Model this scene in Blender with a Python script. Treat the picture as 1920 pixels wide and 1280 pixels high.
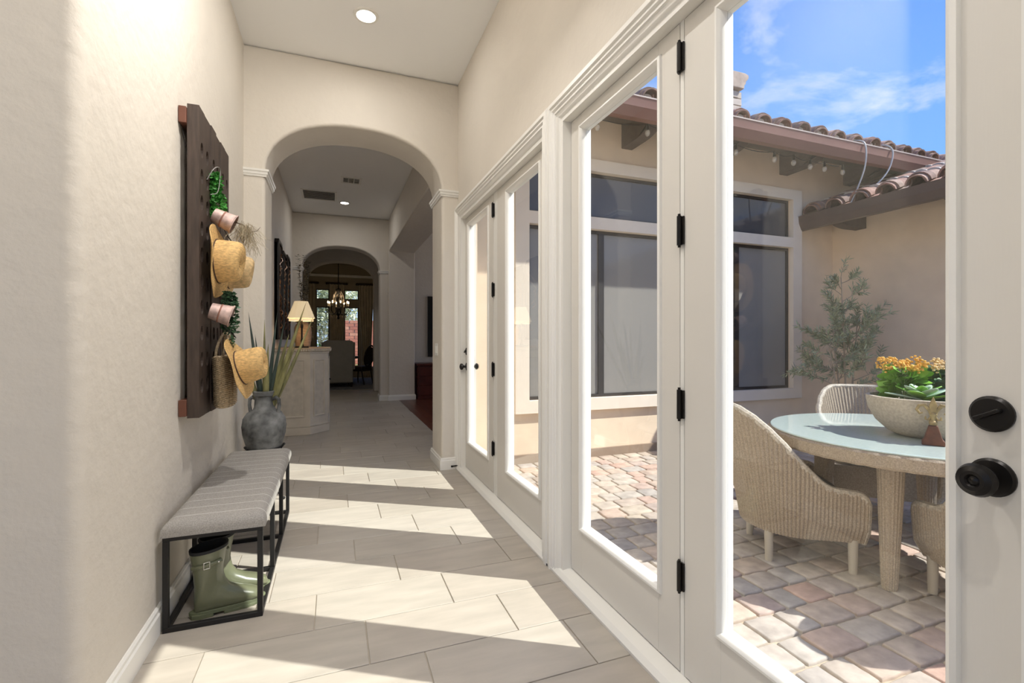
import bpy, math, random
from mathutils import Vector, Matrix
random.seed(7)
PI = math.pi
for o in list(bpy.data.objects): bpy.data.objects.remove(o, do_unlink=True)
S = bpy.context.scene
COL = S.collection

# ------------------------------------------------------------------ camera
EYE = 1.235
cam = bpy.data.cameras.new('camera'); cam.sensor_width = 36; cam.lens = 890/1920*36
cam.shift_y = -3/1920; cam.clip_start = 0.02; cam.clip_end = 300
camo = bpy.data.objects.new('camera', cam); COL.objects.link(camo)
camo.location = (0, 0, EYE); camo.rotation_euler = (PI/2, 0, -math.radians(20.57))
S.camera = camo

# ------------------------------------------------------------------ sky
W = bpy.data.worlds.new('sky'); S.world = W; W.use_nodes = True
nt = W.node_tree; nt.nodes.clear()
def wn(t, **k):
    n = nt.nodes.new(t)
    for a, b in k.items(): setattr(n, a, b)
    return n
tc = wn('ShaderNodeTexCoord'); sep = wn('ShaderNodeSeparateXYZ')
nt.links.new(tc.outputs['Generated'], sep.inputs[0])
ramp = wn('ShaderNodeValToRGB')
ramp.color_ramp.elements[0].position = 0.0; ramp.color_ramp.elements[0].color = (.50, .66, .92, 1)
ramp.color_ramp.elements[1].position = 0.75; ramp.color_ramp.elements[1].color = (.085, .23, .72, 1)
e = ramp.color_ramp.elements.new(.28); e.color = (.20, .44, .96, 1)
nt.links.new(sep.outputs['Z'], ramp.inputs[0])
addz = wn('ShaderNodeMath', operation='ADD'); addz.inputs[1].default_value = .22
mx0 = wn('ShaderNodeMath', operation='MAXIMUM'); mx0.inputs[1].default_value = .12
nt.links.new(sep.outputs['Z'], addz.inputs[0]); nt.links.new(addz.outputs[0], mx0.inputs[0])
dx = wn('ShaderNodeMath', operation='DIVIDE'); dy = wn('ShaderNodeMath', operation='DIVIDE')
nt.links.new(sep.outputs['X'], dx.inputs[0]); nt.links.new(mx0.outputs[0], dx.inputs[1])
nt.links.new(sep.outputs['Y'], dy.inputs[0]); nt.links.new(mx0.outputs[0], dy.inputs[1])
comb = wn('ShaderNodeCombineXYZ'); nt.links.new(dx.outputs[0], comb.inputs[0]); nt.links.new(dy.outputs[0], comb.inputs[1])
cn = wn('ShaderNodeTexNoise'); cn.inputs['Scale'].default_value = 2.6; cn.inputs['Detail'].default_value = 8; cn.inputs['Roughness'].default_value = .58
cn.inputs['Distortion'].default_value = .3
nt.links.new(comb.outputs[0], cn.inputs['Vector'])
cr = wn('ShaderNodeValToRGB'); cr.color_ramp.elements[0].position = .53; cr.color_ramp.elements[0].color = (0, 0, 0, 1)
cr.color_ramp.elements[1].position = .74; cr.color_ramp.elements[1].color = (.9, .9, .9, 1)
nt.links.new(cn.outputs['Fac'], cr.inputs[0])
mixc = wn('ShaderNodeMixRGB'); mixc.inputs['Color2'].default_value = (.92, .90, .93, 1)
nt.links.new(cr.outputs[0], mixc.inputs['Fac']); nt.links.new(ramp.outputs[0], mixc.inputs['Color1'])
bg = wn('ShaderNodeBackground'); bg.inputs['Strength'].default_value = .84
out = wn('ShaderNodeOutputWorld')
nt.links.new(mixc.outputs[0], bg.inputs['Color']); nt.links.new(bg.outputs[0], out.inputs[0])

# ------------------------------------------------------------------ sun
SAZ, SEL = math.radians(31.4), math.radians(46.5)
SD = Vector((-math.cos(SAZ)*math.cos(SEL), math.sin(SAZ)*math.cos(SEL), -math.sin(SEL)))
sl = bpy.data.lights.new('sun', 'SUN'); sl.energy = 5.1; sl.angle = math.radians(.53); sl.color = (1, .965, .91)
so = bpy.data.objects.new('sun', sl); COL.objects.link(so)
so.rotation_euler = SD.to_track_quat('-Z', 'Y').to_euler(); so.location = (8, -5, 9)

# ------------------------------------------------------------------ exposure
vs = S.view_settings
vs.view_transform = 'Standard'; vs.look = 'None'; vs.exposure = 0.6; vs.gamma = 1.0; vs.use_curve_mapping = False

# ------------------------------------------------------------------ materials
MATS = {}
def M(name, col, rough=.6, metal=0, var=0, vscale=6, bump=0, bscale=60, bdist=.002, rnd=None, emis=None, estr=1, spec=.5,
      coat=0, sss=0, alpha=None, stretch=None, detail=4):
    if name in MATS: return MATS[name]
    m = bpy.data.materials.new(name); m.use_nodes = True
    n = m.node_tree; b = n.nodes['Principled BSDF']
    b.inputs['Base Color'].default_value = (*col, 1); b.inputs['Roughness'].default_value = rough
    b.inputs['Metallic'].default_value = metal; b.inputs['Specular IOR Level'].default_value = spec
    b.inputs['Coat Weight'].default_value = coat
    if emis: b.inputs['Emission Color'].default_value = (*emis, 1); b.inputs['Emission Strength'].default_value = estr
    t = n.nodes.new('ShaderNodeTexCoord'); vec = t.outputs['Object']
    if stretch:
        mp = n.nodes.new('ShaderNodeMapping'); mp.inputs['Scale'].default_value = stretch
        n.links.new(vec, mp.inputs['Vector']); vec = mp.outputs[0]
    src = None
    if rnd:
        oi = n.nodes.new('ShaderNodeObjectInfo'); r = n.nodes.new('ShaderNodeValToRGB')
        els = r.color_ramp.elements
        while len(els) < len(rnd): els.new(.5)
        for i, c in enumerate(rnd): els[i].position = i/(len(rnd)-1); els[i].color = (*c, 1)
        n.links.new(oi.outputs['Random'], r.inputs[0]); src = r.outputs[0]
        mpp = n.nodes.new('ShaderNodeVectorMath'); mpp.operation = 'MULTIPLY_ADD'
        mpp.inputs[1].default_value = (1, 1, 1)
        n.links.new(vec, mpp.inputs[0])
        cx = n.nodes.new('ShaderNodeCombineXYZ'); ml = n.nodes.new('ShaderNodeMath'); ml.operation = 'MULTIPLY'; ml.inputs[1].default_value = 37
        n.links.new(oi.outputs['Random'], ml.inputs[0]); n.links.new(ml.outputs[0], cx.inputs[0]); n.links.new(ml.outputs[0], cx.inputs[1])
        n.links.new(cx.outputs[0], mpp.inputs[2]); vec = mpp.outputs[0]
    if var:
        no = n.nodes.new('ShaderNodeTexNoise'); no.inputs['Scale'].default_value = vscale; no.inputs['Detail'].default_value = detail
        n.links.new(vec, no.inputs['Vector'])
        mr = n.nodes.new('ShaderNodeMapRange'); mr.inputs[1].default_value = .3; mr.inputs[2].default_value = .7
        mr.inputs[3].default_value = 1-var; mr.inputs[4].default_value = 1+var
        n.links.new(no.outputs['Fac'], mr.inputs[0])
        mu = n.nodes.new('ShaderNodeMixRGB'); mu.blend_type = 'MULTIPLY'; mu.inputs['Fac'].default_value = 1
        if src: n.links.new(src, mu.inputs['Color1'])
        else: mu.inputs['Color1'].default_value = (*col, 1)
        n.links.new(mr.outputs[0], mu.inputs['Color2']); src = mu.outputs[0]
    if src: n.links.new(src, b.inputs['Base Color'])
    if bump:
        nb = n.nodes.new('ShaderNodeTexNoise'); nb.inputs['Scale'].default_value = bscale; nb.inputs['Detail'].default_value = 5
        n.links.new(vec, nb.inputs['Vector'])
        bp = n.nodes.new('ShaderNodeBump'); bp.inputs['Strength'].default_value = bump; bp.inputs['Distance'].default_value = bdist
        n.links.new(nb.outputs['Fac'], bp.inputs['Height']); n.links.new(bp.outputs[0], b.inputs['Normal'])
    MATS[name] = m
    return m

def glass(name, tint=(.96, .98, .97), f0=.04, gloss=.0, dust=0.0, dcol=(.8, .8, .78)):
    if name in MATS: return MATS[name]
    m = bpy.data.materials.new(name); m.use_nodes = True; n = m.node_tree; n.nodes.clear()
    o = n.nodes.new('ShaderNodeOutputMaterial'); tr = n.nodes.new('ShaderNodeBsdfTransparent'); tr.inputs[0].default_value = (*tint, 1)
    gl = n.nodes.new('ShaderNodeBsdfGlossy'); gl.inputs['Roughness'].default_value = gloss; gl.inputs[0].default_value = (1, 1, 1, 1)
    lw = n.nodes.new('ShaderNodeLayerWeight'); pw = n.nodes.new('ShaderNodeMath'); pw.operation = 'POWER'; pw.inputs[1].default_value = 4.5
    ma = n.nodes.new('ShaderNodeMath'); ma.operation = 'MULTIPLY_ADD'; ma.inputs[1].default_value = .9; ma.inputs[2].default_value = f0
    n.links.new(lw.outputs['Facing'], pw.inputs[0]); n.links.new(pw.outputs[0], ma.inputs[0])
    base = tr.outputs[0]
    if dust:
        di = n.nodes.new('ShaderNodeBsdfDiffuse'); di.inputs[0].default_value = (*dcol, 1)
        mm = n.nodes.new('ShaderNodeMixShader'); mm.inputs[0].default_value = dust
        n.links.new(tr.outputs[0], mm.inputs[1]); n.links.new(di.outputs[0], mm.inputs[2]); base = mm.outputs[0]
    mx = n.nodes.new('ShaderNodeMixShader'); n.links.new(ma.outputs[0], mx.inputs[0]); n.links.new(base, mx.inputs[1]); n.links.new(gl.outputs[0], mx.inputs[2])
    n.links.new(mx.outputs[0], o.inputs[0]); MATS[name] = m
    return m

WALL = M('wall_plaster', (.70, .645, .565), .85, bump=.42, bscale=17, bdist=.012, var=.02, vscale=3)
CEIL = M('ceiling_paint', (.93, .925, .91), .9, bump=.1, bscale=60)
TRIM = M('trim_white', (.84, .82, .77), .38, bump=.03, bscale=30)
DOORP = M('door_paint', (.72, .685, .625), .45, bump=.22, bscale=30, bdist=.001, stretch=(6, 6, .5))
TILE = M('floor_tile', (.6, .54, .46), .42, var=.10, vscale=5, bump=.10, bscale=60, bdist=.001,
         rnd=[(.42, .38, .325), (.45, .41, .352), (.405, .36, .305), (.46, .42, .365)], stretch=(.7, 3.0, 1), detail=8)
GROUT = M('grout', (.44, .39, .32), .9)
GLASS = glass('door_glass', f0=.03)
BLACK = M('black_hardware', (.018, .016, .015), .32, metal=.6, spec=.5)
STUCCO = M('stucco', (.83, .67, .50), .92, bump=.5, bscale=160, bdist=.004, var=.05, vscale=4)
STUCTRIM = M('stucco_trim', (.84, .735, .61), .9, bump=.4, bscale=150, bdist=.003, var=.03)
SHRINK = M('aged_brown_metal', (.24, .115, .085), .42, var=.1, vscale=3)
DARKWOOD = M('corbel_wood', (.085, .060, .046), .7, var=.2, vscale=20, bump=.2)
ROOFT = M('roof_clay', (.35, .2, .15), .8, var=.35, vscale=14, bump=.3, bscale=40,
          rnd=[(.16, .10, .085), (.30, .15, .11), (.22, .16, .13), (.40, .24, .18), (.20, .11, .09)])
MORTAR = M('roof_mortar', (.62, .57, .52), .9, var=.15, bump=.4)
PAVER = M('paver', (.5, .4, .33), .85, var=.2, vscale=14, bump=.35, bscale=120, bdist=.002,
          rnd=[(.47, .345, .27), (.42, .37, .325), (.48, .38, .30), (.40, .36, .33), (.49, .325, .26), (.45, .37, .305), (.39, .35, .32), (.48, .40, .32)])
SAND = M('joint_sand', (.42, .345, .26), .95, var=.15, vscale=40, bump=.3)
WICK = M('wicker', (.35, .28, .205), .72, var=.28, vscale=160, bump=.5, bscale=220, bdist=.003)
WICKD = M('wicker_plain', (.34, .28, .21), .7, var=.2, vscale=120, bump=.4, bscale=200)
IRON = M('black_iron', (.016, .015, .015), .45, metal=.3)

# ------------------------------------------------------------------ mesh helpers
def perp(d):
    d = d.normalized(); a = Vector((0, 0, 1)) if abs(d.z) < .9 else Vector((1, 0, 0))
    u = d.cross(a).normalized(); return u, d.cross(u).normalized()

class MB:
    def __init__(s): s.v = []; s.f = []
    def n(s): return len(s.v)
    def add(s, vs_, fs):
        k = len(s.v); s.v += [Vector(p) for p in vs_]; s.f += [tuple(i+k for i in f) for f in fs]; return s
    def xf(s, mat, start=0):
        for i in range(start, len(s.v)): s.v[i] = mat @ s.v[i]
        return s
    def box(s, x0, x1, y0, y1, z0, z1):
        return s.add([(x0, y0, z0), (x1, y0, z0), (x1, y1, z0), (x0, y1, z0), (x0, y0, z1), (x1, y0, z1), (x1, y1, z1), (x0, y1, z1)],
                     [(0, 3, 2, 1), (4, 5, 6, 7), (0, 1, 5, 4), (1, 2, 6, 5), (2, 3, 7, 6), (3, 0, 4, 7)])
    def cyl(s, p0, p1, r0, r1=None, n=16, caps=True):
        r1 = r0 if r1 is None else r1; p0 = Vector(p0); p1 = Vector(p1); u, w = perp(p1-p0)
        vs_ = []
        for p, r in ((p0, r0), (p1, r1)):
            for i in range(n):
                a = 2*PI*i/n; vs_.append(p+u*(r*math.cos(a))+w*(r*math.sin(a)))
        fs = [(i, (i+1) % n, n+(i+1) % n, n+i) for i in range(n)]
        if caps: fs += [tuple(range(n-1, -1, -1)), tuple(range(n, 2*n))]
        return s.add(vs_, fs)
    def tube(s, pts, r, n=8, caps=True, closed=False):
        pts = [Vector(p) for p in pts]; m = len(pts); rs = r if isinstance(r, (list, tuple)) else [r]*m
        vs_ = []; u = None
        for i, p in enumerate(pts):
            if closed: d = pts[(i+1) % m]-pts[(i-1) % m]
            else: d = pts[min(i+1, m-1)]-pts[max(i-1, 0)]
            d.normalize()
            if u is None: u, w = perp(d)
            else:
                u = u-d*u.dot(d)
                if u.length < 1e-6: u, w = perp(d)
                u.normalize(); w = d.cross(u)
            for k in range(n):
                a = 2*PI*k/n; vs_.append(p+u*(rs[i]*math.cos(a))+w*(rs[i]*math.sin(a)))
        fs = []
        for i in range(m if closed else m-1):
            j = (i+1) % m
            for k in range(n): fs.append((i*n+k, i*n+(k+1) % n, j*n+(k+1) % n, j*n+k))
        if caps and not closed: fs += [tuple(range(n-1, -1, -1)), tuple(range((m-1)*n, m*n))]
        return s.add(vs_, fs)
    def lathe(s, prof, n=32, c=(0, 0, 0), sx=1, sy=1, caps=True, ang=2*PI):
        c = Vector(c); vs_ = []; full = abs(ang-2*PI) < 1e-6; nn = n if full else n+1
        for r, z in prof:
            for i in range(nn):
                a = ang*i/n; vs_.append(c+Vector((r*sx*math.cos(a), r*sy*math.sin(a), z)))
        fs = []
        for j in range(len(prof)-1):
            for i in range(n):
                k = (i+1) % nn; fs.append((j*nn+i, j*nn+k, (j+1)*nn+k, (j+1)*nn+i))
        if caps and full: fs += [tuple(range(n-1, -1, -1)), tuple(range((len(prof)-1)*n, len(prof)*n))]
        return s.add(vs_, fs)
    def ell(s, c, rx, ry, rz, n=10, m=6):
        return s.lathe([(max(math.sin(PI*j/m), .001), -math.cos(PI*j/m)) for j in range(m+1)], n).xf(
            Matrix.Translation(c) @ Matrix.Diagonal((rx, ry, rz, 1)), len(s.v)-n*(m+1))
    def prism(s, poly, to3, b0, b1):
        n = len(poly); vs_ = [to3(p[0], p[1], b0) for p in poly]+[to3(p[0], p[1], b1) for p in poly]
        fs = [(i, (i+1) % n, n+(i+1) % n, n+i) for i in range(n)]+[tuple(range(n-1, -1, -1)), tuple(range(n, 2*n))]
        return s.add(vs_, fs)
    def sweep(s, path, prof, to3, closed=False):
        n = len(path); m = len(prof); P = [Vector((p[0], p[1])) for p in path]; vs_ = []
        for i in range(n):
            a = P[i]-P[i-1] if (closed or i > 0) else P[1]-P[0]
            b = P[(i+1) % n]-P[i] if (closed or i < n-1) else P[-1]-P[-2]
            a.normalize(); b.normalize(); na = Vector((-a.y, a.x)); nb = Vector((-b.y, b.x))
            mv = (na+nb)/max(1+na.dot(nb), .2)
            for (o, h) in prof: q = P[i]+mv*o; vs_.append(to3(q.x, q.y, h))
        fs = []
        for i in range(n if closed else n-1):
            j = (i+1) % n
            for k in range(m): fs.append((i*m+k, j*m+k, j*m+(k+1) % m, i*m+(k+1) % m))
        if not closed: fs += [tuple(range(m)), tuple(range((n-1)*m+m-1, (n-1)*m-1, -1))]
        return s.add(vs_, fs)
    def leaf(s, base, d, L, W, up=Vector((0, 0, 1)), bend=.2, n=4, thick=0, fold=.0, shape=None):
        base = Vector(base); d = Vector(d).normalized(); side = d.cross(up)
        if side.length < 1e-3: side = d.cross(Vector((1, 0, 0)))
        side.normalize(); nor = side.cross(d).normalized(); vs_ = []; fs = []
        for i in range(n+1):
            t = i/n; w = W*(shape(t) if shape else math.sin(PI*min(max(t*.92+.04, 0), 1))**.8)
            p = base+d*(L*t)-nor*(bend*L*t*t)
            vs_ += [p-side*w/2, p-nor*(fold*w), p+side*w/2]
        for i in range(n):
            for k in range(2): a = i*3+k; fs.append((a, a+1, a+4, a+3))
        return s.add(vs_, fs)
    def holed(s, u0, u1, v0, v1, holes, to3, b0, b1):
        us = sorted({u0, u1, *[h[0] for h in holes], *[h[1] for h in holes]}); vv = sorted({v0, v1, *[h[2] for h in holes], *[h[3] for h in holes]})
        for i in range(len(us)-1):
            for j in range(len(vv)-1):
                cu = (us[i]+us[i+1])/2; cv = (vv[j]+vv[j+1])/2
                if any(h[0] < cu < h[1] and h[2] < cv < h[3] for h in holes): continue
                s.prism([(us[i], vv[j]), (us[i+1], vv[j]), (us[i+1], vv[j+1]), (us[i], vv[j+1])], to3, b0, b1)
        return s

YZ = lambda y, z, b: Vector((b, y, z))      # plane of the door wall
XZ = lambda x, z, b: Vector((x, b, z))      # planes across the hall
XY = lambda x, y, b: Vector((x, y, b))

def mesh(name, mb, mat, smooth=True, ang=35):
    me = bpy.data.meshes.new(name); me.from_pydata([tuple(v) for v in mb.v], [], mb.f); me.validate(); me.update()
    import bmesh
    bm = bmesh.new(); bm.from_mesh(me); bmesh.ops.recalc_face_normals(bm, faces=bm.faces); bm.to_mesh(me); bm.free()
    me.materials.append(mat)
    if smooth:
        me.polygons.foreach_set('use_smooth', [True]*len(me.polygons)); me.set_sharp_from_angle(angle=math.radians(ang))
    return me
def bev(o, w, seg=2, ang=40):
    m = o.modifiers.new('edge', 'BEVEL'); m.width = w; m.segments = seg; m.limit_method = 'ANGLE'; m.angle_limit = math.radians(ang); m.harden_normals = True
    return o
def tag(o, label=None, cat=None, group=None, kind=None):
    if label: o['label'] = label
    if cat: o['category'] = cat
    if group: o['group'] = group
    if kind: o['kind'] = kind
    return o
def part(name, mb, mat, parent, bevel=0, world=False, smooth=True, ang=35, seg=2, label=None, kind=None, me=None):
    if world:
        L = Vector(parent.location)
        if parent.parent: L = L+Vector(parent.parent.location)
        mb.v = [v-L for v in mb.v]
    o = bpy.data.objects.new(name, me or mesh(name, mb, mat, smooth, ang)); COL.objects.link(o); o.parent = parent
    if bevel: bev(o, bevel, seg)
    tag(o, label, None, None, kind)
    return o
def thing(name, label, cat, loc=(0, 0, 0), rotz=0, group=None, kind=None):
    o = bpy.data.objects.new(name, None); COL.objects.link(o); o.location = loc; o.rotation_euler = (0, 0, rotz); o.empty_display_size = .1
    return tag(o, label, cat, group, kind)
def solo(name, mb, mat, label, cat, group=None, kind=None, bevel=0, smooth=True, ang=35, seg=2, local=None):
    if local is None:
        xs = [v.x for v in mb.v]; ys = [v.y for v in mb.v]; zs = [v.z for v in mb.v]
        local = Vector(((min(xs)+max(xs))/2, (min(ys)+max(ys))/2, min(zs)))
    mb.v = [v-local for v in mb.v]
    o = bpy.data.objects.new(name, mesh(name, mb, mat, smooth, ang)); COL.objects.link(o); o.location = local
    if bevel: bev(o, bevel, seg)
    return tag(o, label, cat, group, kind)
def struct(name, mb, mat, label, cat, **k): return solo(name, mb, mat, label, cat, kind='structure', **k)
def crv(pts, n=6):
    P = [Vector(p) for p in pts]; P = [P[0]*2-P[1]]+P+[P[-1]*2-P[-2]]; out_ = []
    for i in range(1, len(P)-2):
        for k in range(n):
            t = k/n; a, b, c, d = P[i-1:i+3]
            out_.append(.5*((2*b)+(c-a)*t+(2*a-5*b+4*c-d)*t*t+(3*b-a-3*c+d)*t**3))
    return out_+[P[-2]]
def arc(cx, cy, r, a0, a1, n): return [(cx+r*math.cos(math.radians(a0+(a1-a0)*i/n)), cy+r*math.sin(math.radians(a0+(a1-a0)*i/n))) for i in range(n+1)]

# ------------------------------------------------------------------ main dimensions
XL, XR = -.70, 1.12
YA0, YA1 = 4.46, 4.93
H = 3.69
# =================================================================== FLOOR
fl = MB().box(-3.7, XR+.17, -3.3, YA1, -.12, -.006).box(-.9, 1.25, YA1, 12.3, -.12, -.006)
floor = struct('floor', fl, GROUT, 'beige stone-look tile floor running down the hallway', 'floor', local=Vector((0, 0, 0)))
tw, tl, gr = .3035, .609, .0045
tmeshes = {}
def tile_mesh(w, l):
    k = (round(w, 3), round(l, 3))
    if k not in tmeshes:
        c = .0016; z1 = 0; b = MB()
        b.add([(0, 0, -.01), (w, 0, -.01), (w, l, -.01), (0, l, -.01), (0, 0, z1-c), (w, 0, z1-c), (w, l, z1-c), (0, l, z1-c),
               (c, c, z1), (w-c, c, z1), (w-c, l-c, z1), (c, l-c, z1)],
              [(0, 1, 5, 4), (1, 2, 6, 5), (2, 3, 7, 6), (3, 0, 4, 7), (4, 5, 9, 8), (5, 6, 10, 9), (6, 7, 11, 10), (7, 4, 8, 11), (8, 9, 10, 11)])
        tmeshes[k] = mesh('tile', b, TILE, smooth=False)
    return tmeshes[k]
for k in range(-7, 34):
    y0 = 1.887+tw*k
    x_l, x_r = (-.70, 1.125)
    if y0 > YA0-.1: x_l, x_r = (-.74, 1.25)
    if y0 < 1.5: x_l = -1.6
    off = .131-.208*k
    i0 = math.floor((x_l-off)/tl)
    x = off+i0*tl
    while x < x_r:
        a, b_ = max(x, x_l), min(x+tl-gr, x_r)
        if b_-a > .02:
            o = bpy.data.objects.new('tile', tile_mesh(b_-a, tw-gr)); COL.objects.link(o); o.parent = floor; o.location = (a, y0, 0)
        x += tl

# great room wood floor
WOODF = M('cherry_floor', (.12, .035, .02), .3, var=.2, vscale=4, rnd=[(.10, .030, .018), (.15, .045, .026), (.085, .026, .016)], stretch=(8, .6, 1))
f2 = struct('floor', MB().box(1.25, 6.4, 4.75, 10.7, -.12, -.004), M('subfloor', (.04, .015, .01), .8), 'dark cherry plank floor in the room beyond the pillar', 'floor', local=Vector((0, 0, 0)))
pm = mesh('plank', MB().box(0, .118, 0, 1.9, -.003, 0), WOODF, smooth=False)
for i in range(14):
    for j in range(4):
        y = 4.75+j*1.905-(.7 if i % 2 else 0)
        if y < 4.7: y = 4.75
        o = bpy.data.objects.new('plank', pm); COL.objects.link(o); o.parent = f2; o.location = (1.252+.1205*i, y, 0)

# =================================================================== WALLS
r = .045
YC = 1.755
poly = [(XL, YA0+.2), (XL, YC+r)]+arc(XL-r, YC+r, r, 0, -90, 8)+[(-3.6, YC), (-3.6, 1.93), (-.87, 1.93), (-.87, YA0+.2)]
struct('wall_left', MB().prism(poly, XY, 0, H), WALL, 'beige plaster hallway wall with rounded corner behind the bench', 'wall', ang=50)
OA, OB = (2.47, 4.385), (.44, 2.25)     # two door openings (y)
ZH = 2.40
m = MB().holed(-3.3, YA0, 0, H, [(OA[0], OA[1], 0, ZH), (OB[0], OB[1], 0, ZH)], YZ, XR, XR+.15)
struct('wall_right', m, WALL, 'beige plaster wall above and between the glazed doors', 'wall')

def arch_poly(xl, xr, ol, orr, zs, za, zt, n=28, p=2.25):
    c = (ol+orr)/2; a = (orr-ol)/2; h = za-zs; pts = []
    for i in range(n+1):
        t = PI*i/n; ct, st = math.cos(t), math.sin(t)
        pts.append((c+a*math.copysign(abs(ct)**(2/p), ct), zs+h*abs(st)**(2/p)))
    return [(xl, 0), (xl, zt), (xr, zt), (xr, 0), (orr, 0), (orr, zs-.02)]+pts+[(ol, zs-.02), (ol, 0)]
struct('wall_end', MB().prism(arch_poly(-.86, XR+.15, -.54, .96, 2.64, 3.13, H), XZ, YA0, YA1), WALL,
       'beige plaster wall with a wide arched opening above the tile floor', 'wall', bevel=.028, seg=4, ang=25)
struct('wall_hall_left', MB().box(-.9, -.74, YA1, 10.0, 0, H), WALL, 'shaded plaster wall behind the pale sideboard', 'wall')
struct('wall_far', MB().prism(arch_poly(-.9, 1.06, -.58, .877, 2.62, 3.085, H), XZ, 9.97, 10.32), WALL,
       'shaded plaster wall with the second arched opening', 'wall', bevel=.025, seg=3, ang=25)
struct('wall_vestibule', MB().prism(arch_poly(-.9, 1.2, -.56, .90, 2.62, 3.07, H), XZ, 11.8, 12.15), WALL,
       'shaded plaster wall with the third arch, leading to the dining room', 'wall', bevel=.025, seg=3, ang=25)
struct('wall_vestibule_left', MB().box(-.9, -.74, 10.3, 11.85, 0, H), WALL, 'short plaster wall between the second and third arches', 'wall')
struct('wall_vestibule_right', MB().box(1.05, 1.2, 10.3, 11.85, 0, H), WALL, 'short plaster wall past the pillar before the dining room', 'wall')
struct('trim_1', MB().box(1.046, 1.576, YA1, 9.97, 3.04, H), WALL, 'deep plaster beam over the opening to the cherry-floored room', 'beam', bevel=.02)
struct('trim_2', MB().box(1.046, 1.576, 9.93, 10.5, 0, H), WALL, 'square plaster pillar at the far end of the beam', 'pillar', bevel=.02)
struct('wall_great_room', MB().box(1.5, 6.5, 10.66, 10.8, 0, H), WALL, 'dim plaster wall at the back of the cherry-floored room', 'wall')
struct('ceiling', MB().box(-3.75, XR+.15, -3.35, YA0+.1, H, H+.2).box(-.92, 6.6, YA0+.1, 12.2, H, H+.2), CEIL, 'white ceiling over the hallway', 'ceiling', local=Vector((0, 4, H)))
# foyer behind the camera
struct('wall_foyer_left', MB().holed(-3.3, 1.93, 0, H, [(-2.3, .9, .45, 2.9)], YZ, -3.75, -3.6), WALL, 'plaster foyer wall with an opening for the added window', 'wall')
struct('wall_foyer_back', MB().holed(-3.75, XR+.15, 0, H, [(-2.6, -.6, .02, 2.6)], XZ, -3.45, -3.3), WALL, 'plaster foyer wall with an entry opening added for sky light', 'wall')  # opening behind the camera, added to let in sky light
wf = thing('window_6', 'tall white framed window added to light the foyer', 'window', (-3.68, -.7, .45), kind='structure')  # unseen window added to bring daylight into foyer and hall
part('frame', MB().sweep([(-1.6, 0), (1.6, 0), (1.6, 2.45), (-1.6, 2.45)], [(0, -.04), (.06, -.04), (.06, .04), (0, .04)], YZ, True), TRIM, wf)
part('glass_pane', MB().box(-.004, .004, -1.55, 1.55, .05, 2.4), GLASS, wf)
struct('sun_block_roof', MB().box(-4.2, 2, -5.4, -3.4, 2.75, 2.9), CEIL, 'flat unseen roof added to keep sun out of the foyer entry', 'porch roof')  # unseen roof, added to block sun at the back opening

# baseboards
BB = [(0, 0), (.018, 0), (.018, .085), (.012, .092), (.012, .105), (.006, .112), (0, .112)]
def base(name, path, label): struct(name, MB().sweep(path, [(-a, z) for a, z in BB], XY), TRIM, label, 'baseboard')
base('baseboard_left', [(-3.6, YC), (XL-.045, YC), (XL-.013, YC+.013), (XL, YC+.045), (XL, YA0), (-.54, YA0), (-.54, YA1), (-.74, YA1), (-.74, 9.97), (-.58, 9.97), (-.58, 10.32)],
     'white baseboard along the wall behind the bench and sideboard')
base('baseboard_right', [(1.25, YA1), (.96, YA1), (.96, YA0), (1.098, YA0)], 'white baseboard wrapping the arch pier beside the far glazed door')
base('baseboard_far', [(.877, 10.32), (.877, 9.97), (1.046, 9.97), (1.046, 9.93), (1.576, 9.93), (1.576, 10.5), (1.576, 10.66), (3, 10.66)], 'white baseboard around the far pillar')
# impost mouldings
IM = [(0, 0), (.010, 0), (.014, .014), (.020, .018), (.022, .036), (.030, .042), (.032, .058), (0, .062)]
def impost(name, path, z, label): struct(name, MB().sweep(path, [(-a, z+b) for a, b in IM], XY), TRIM, label, 'moulding')
impost('trim_3', [(XL, YA0), (-.54, YA0), (-.54, YA1)], 2.60, 'white moulding ledge at the spring of the near arch, above the amphora')
impost('trim_4', [(.96, YA1), (.96, YA0), (XR, YA0)], 2.60, 'white moulding ledge at the spring of the near arch, beside the far glazed door')
impost('trim_5', [(-.74, 9.97), (-.58, 9.97), (-.58, 10.2)], 2.58, 'white moulding ledge of the second arch, on the lamp side')
impost('trim_6', [(.877, 10.2), (.877, 9.97), (1.046, 9.97)], 2.58, 'white moulding ledge of the second arch, beside the square pillar')

# =================================================================== DOOR CASINGS
CP = [(0, 0), (.012, .012), (.030, .016), (.034, .024), (.052, .020), (.060, .030), (.078, .026), (.084, .036), (.108, .034), (.112, .026), (.120, .026), (.125, 0)]
def casing(name, y0, y1, label, far=.125):
    # path runs down-up-over-down on the hall face
    prof = [(a*.88, XR-b) for a, b in CP]
    mbx = MB().sweep([(y0, 0), (y0, ZH), (y1, ZH), (y1, 0)], prof, YZ)
    if far < .125:
        for v in mbx.v: v.y = min(v.y, YA0-.001)
    return struct(name, mbx, TRIM, label, 'casing')
casing('trim_7', OA[0], OA[1], 'white moulded casing around the far pair of glazed doors', far=.07)
casing('trim_8', OB[0], OB[1], 'white moulded casing around the near pair of glazed doors')
def jamb(name, y0, y1, ym0, ym1, label):
    j = MB().sweep([(y0, 0), (y0, ZH), (y1, ZH), (y1, 0)], [(0, XR), (0, XR+.15), (-.022, XR+.15), (-.022, XR)], YZ)
    j.box(XR+.05, XR+.11, ym0, ym1, 0, ZH)
    return struct(name, j, TRIM, label, 'door frame')
jamb('trim_10', OA[0], OA[1], 3.44, 3.525, 'white jambs and mullion of the far glazed pair')
jamb('trim_11', OB[0], OB[1], 1.370, 1.389, 'white jambs and mullion of the near glazed pair')
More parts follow.
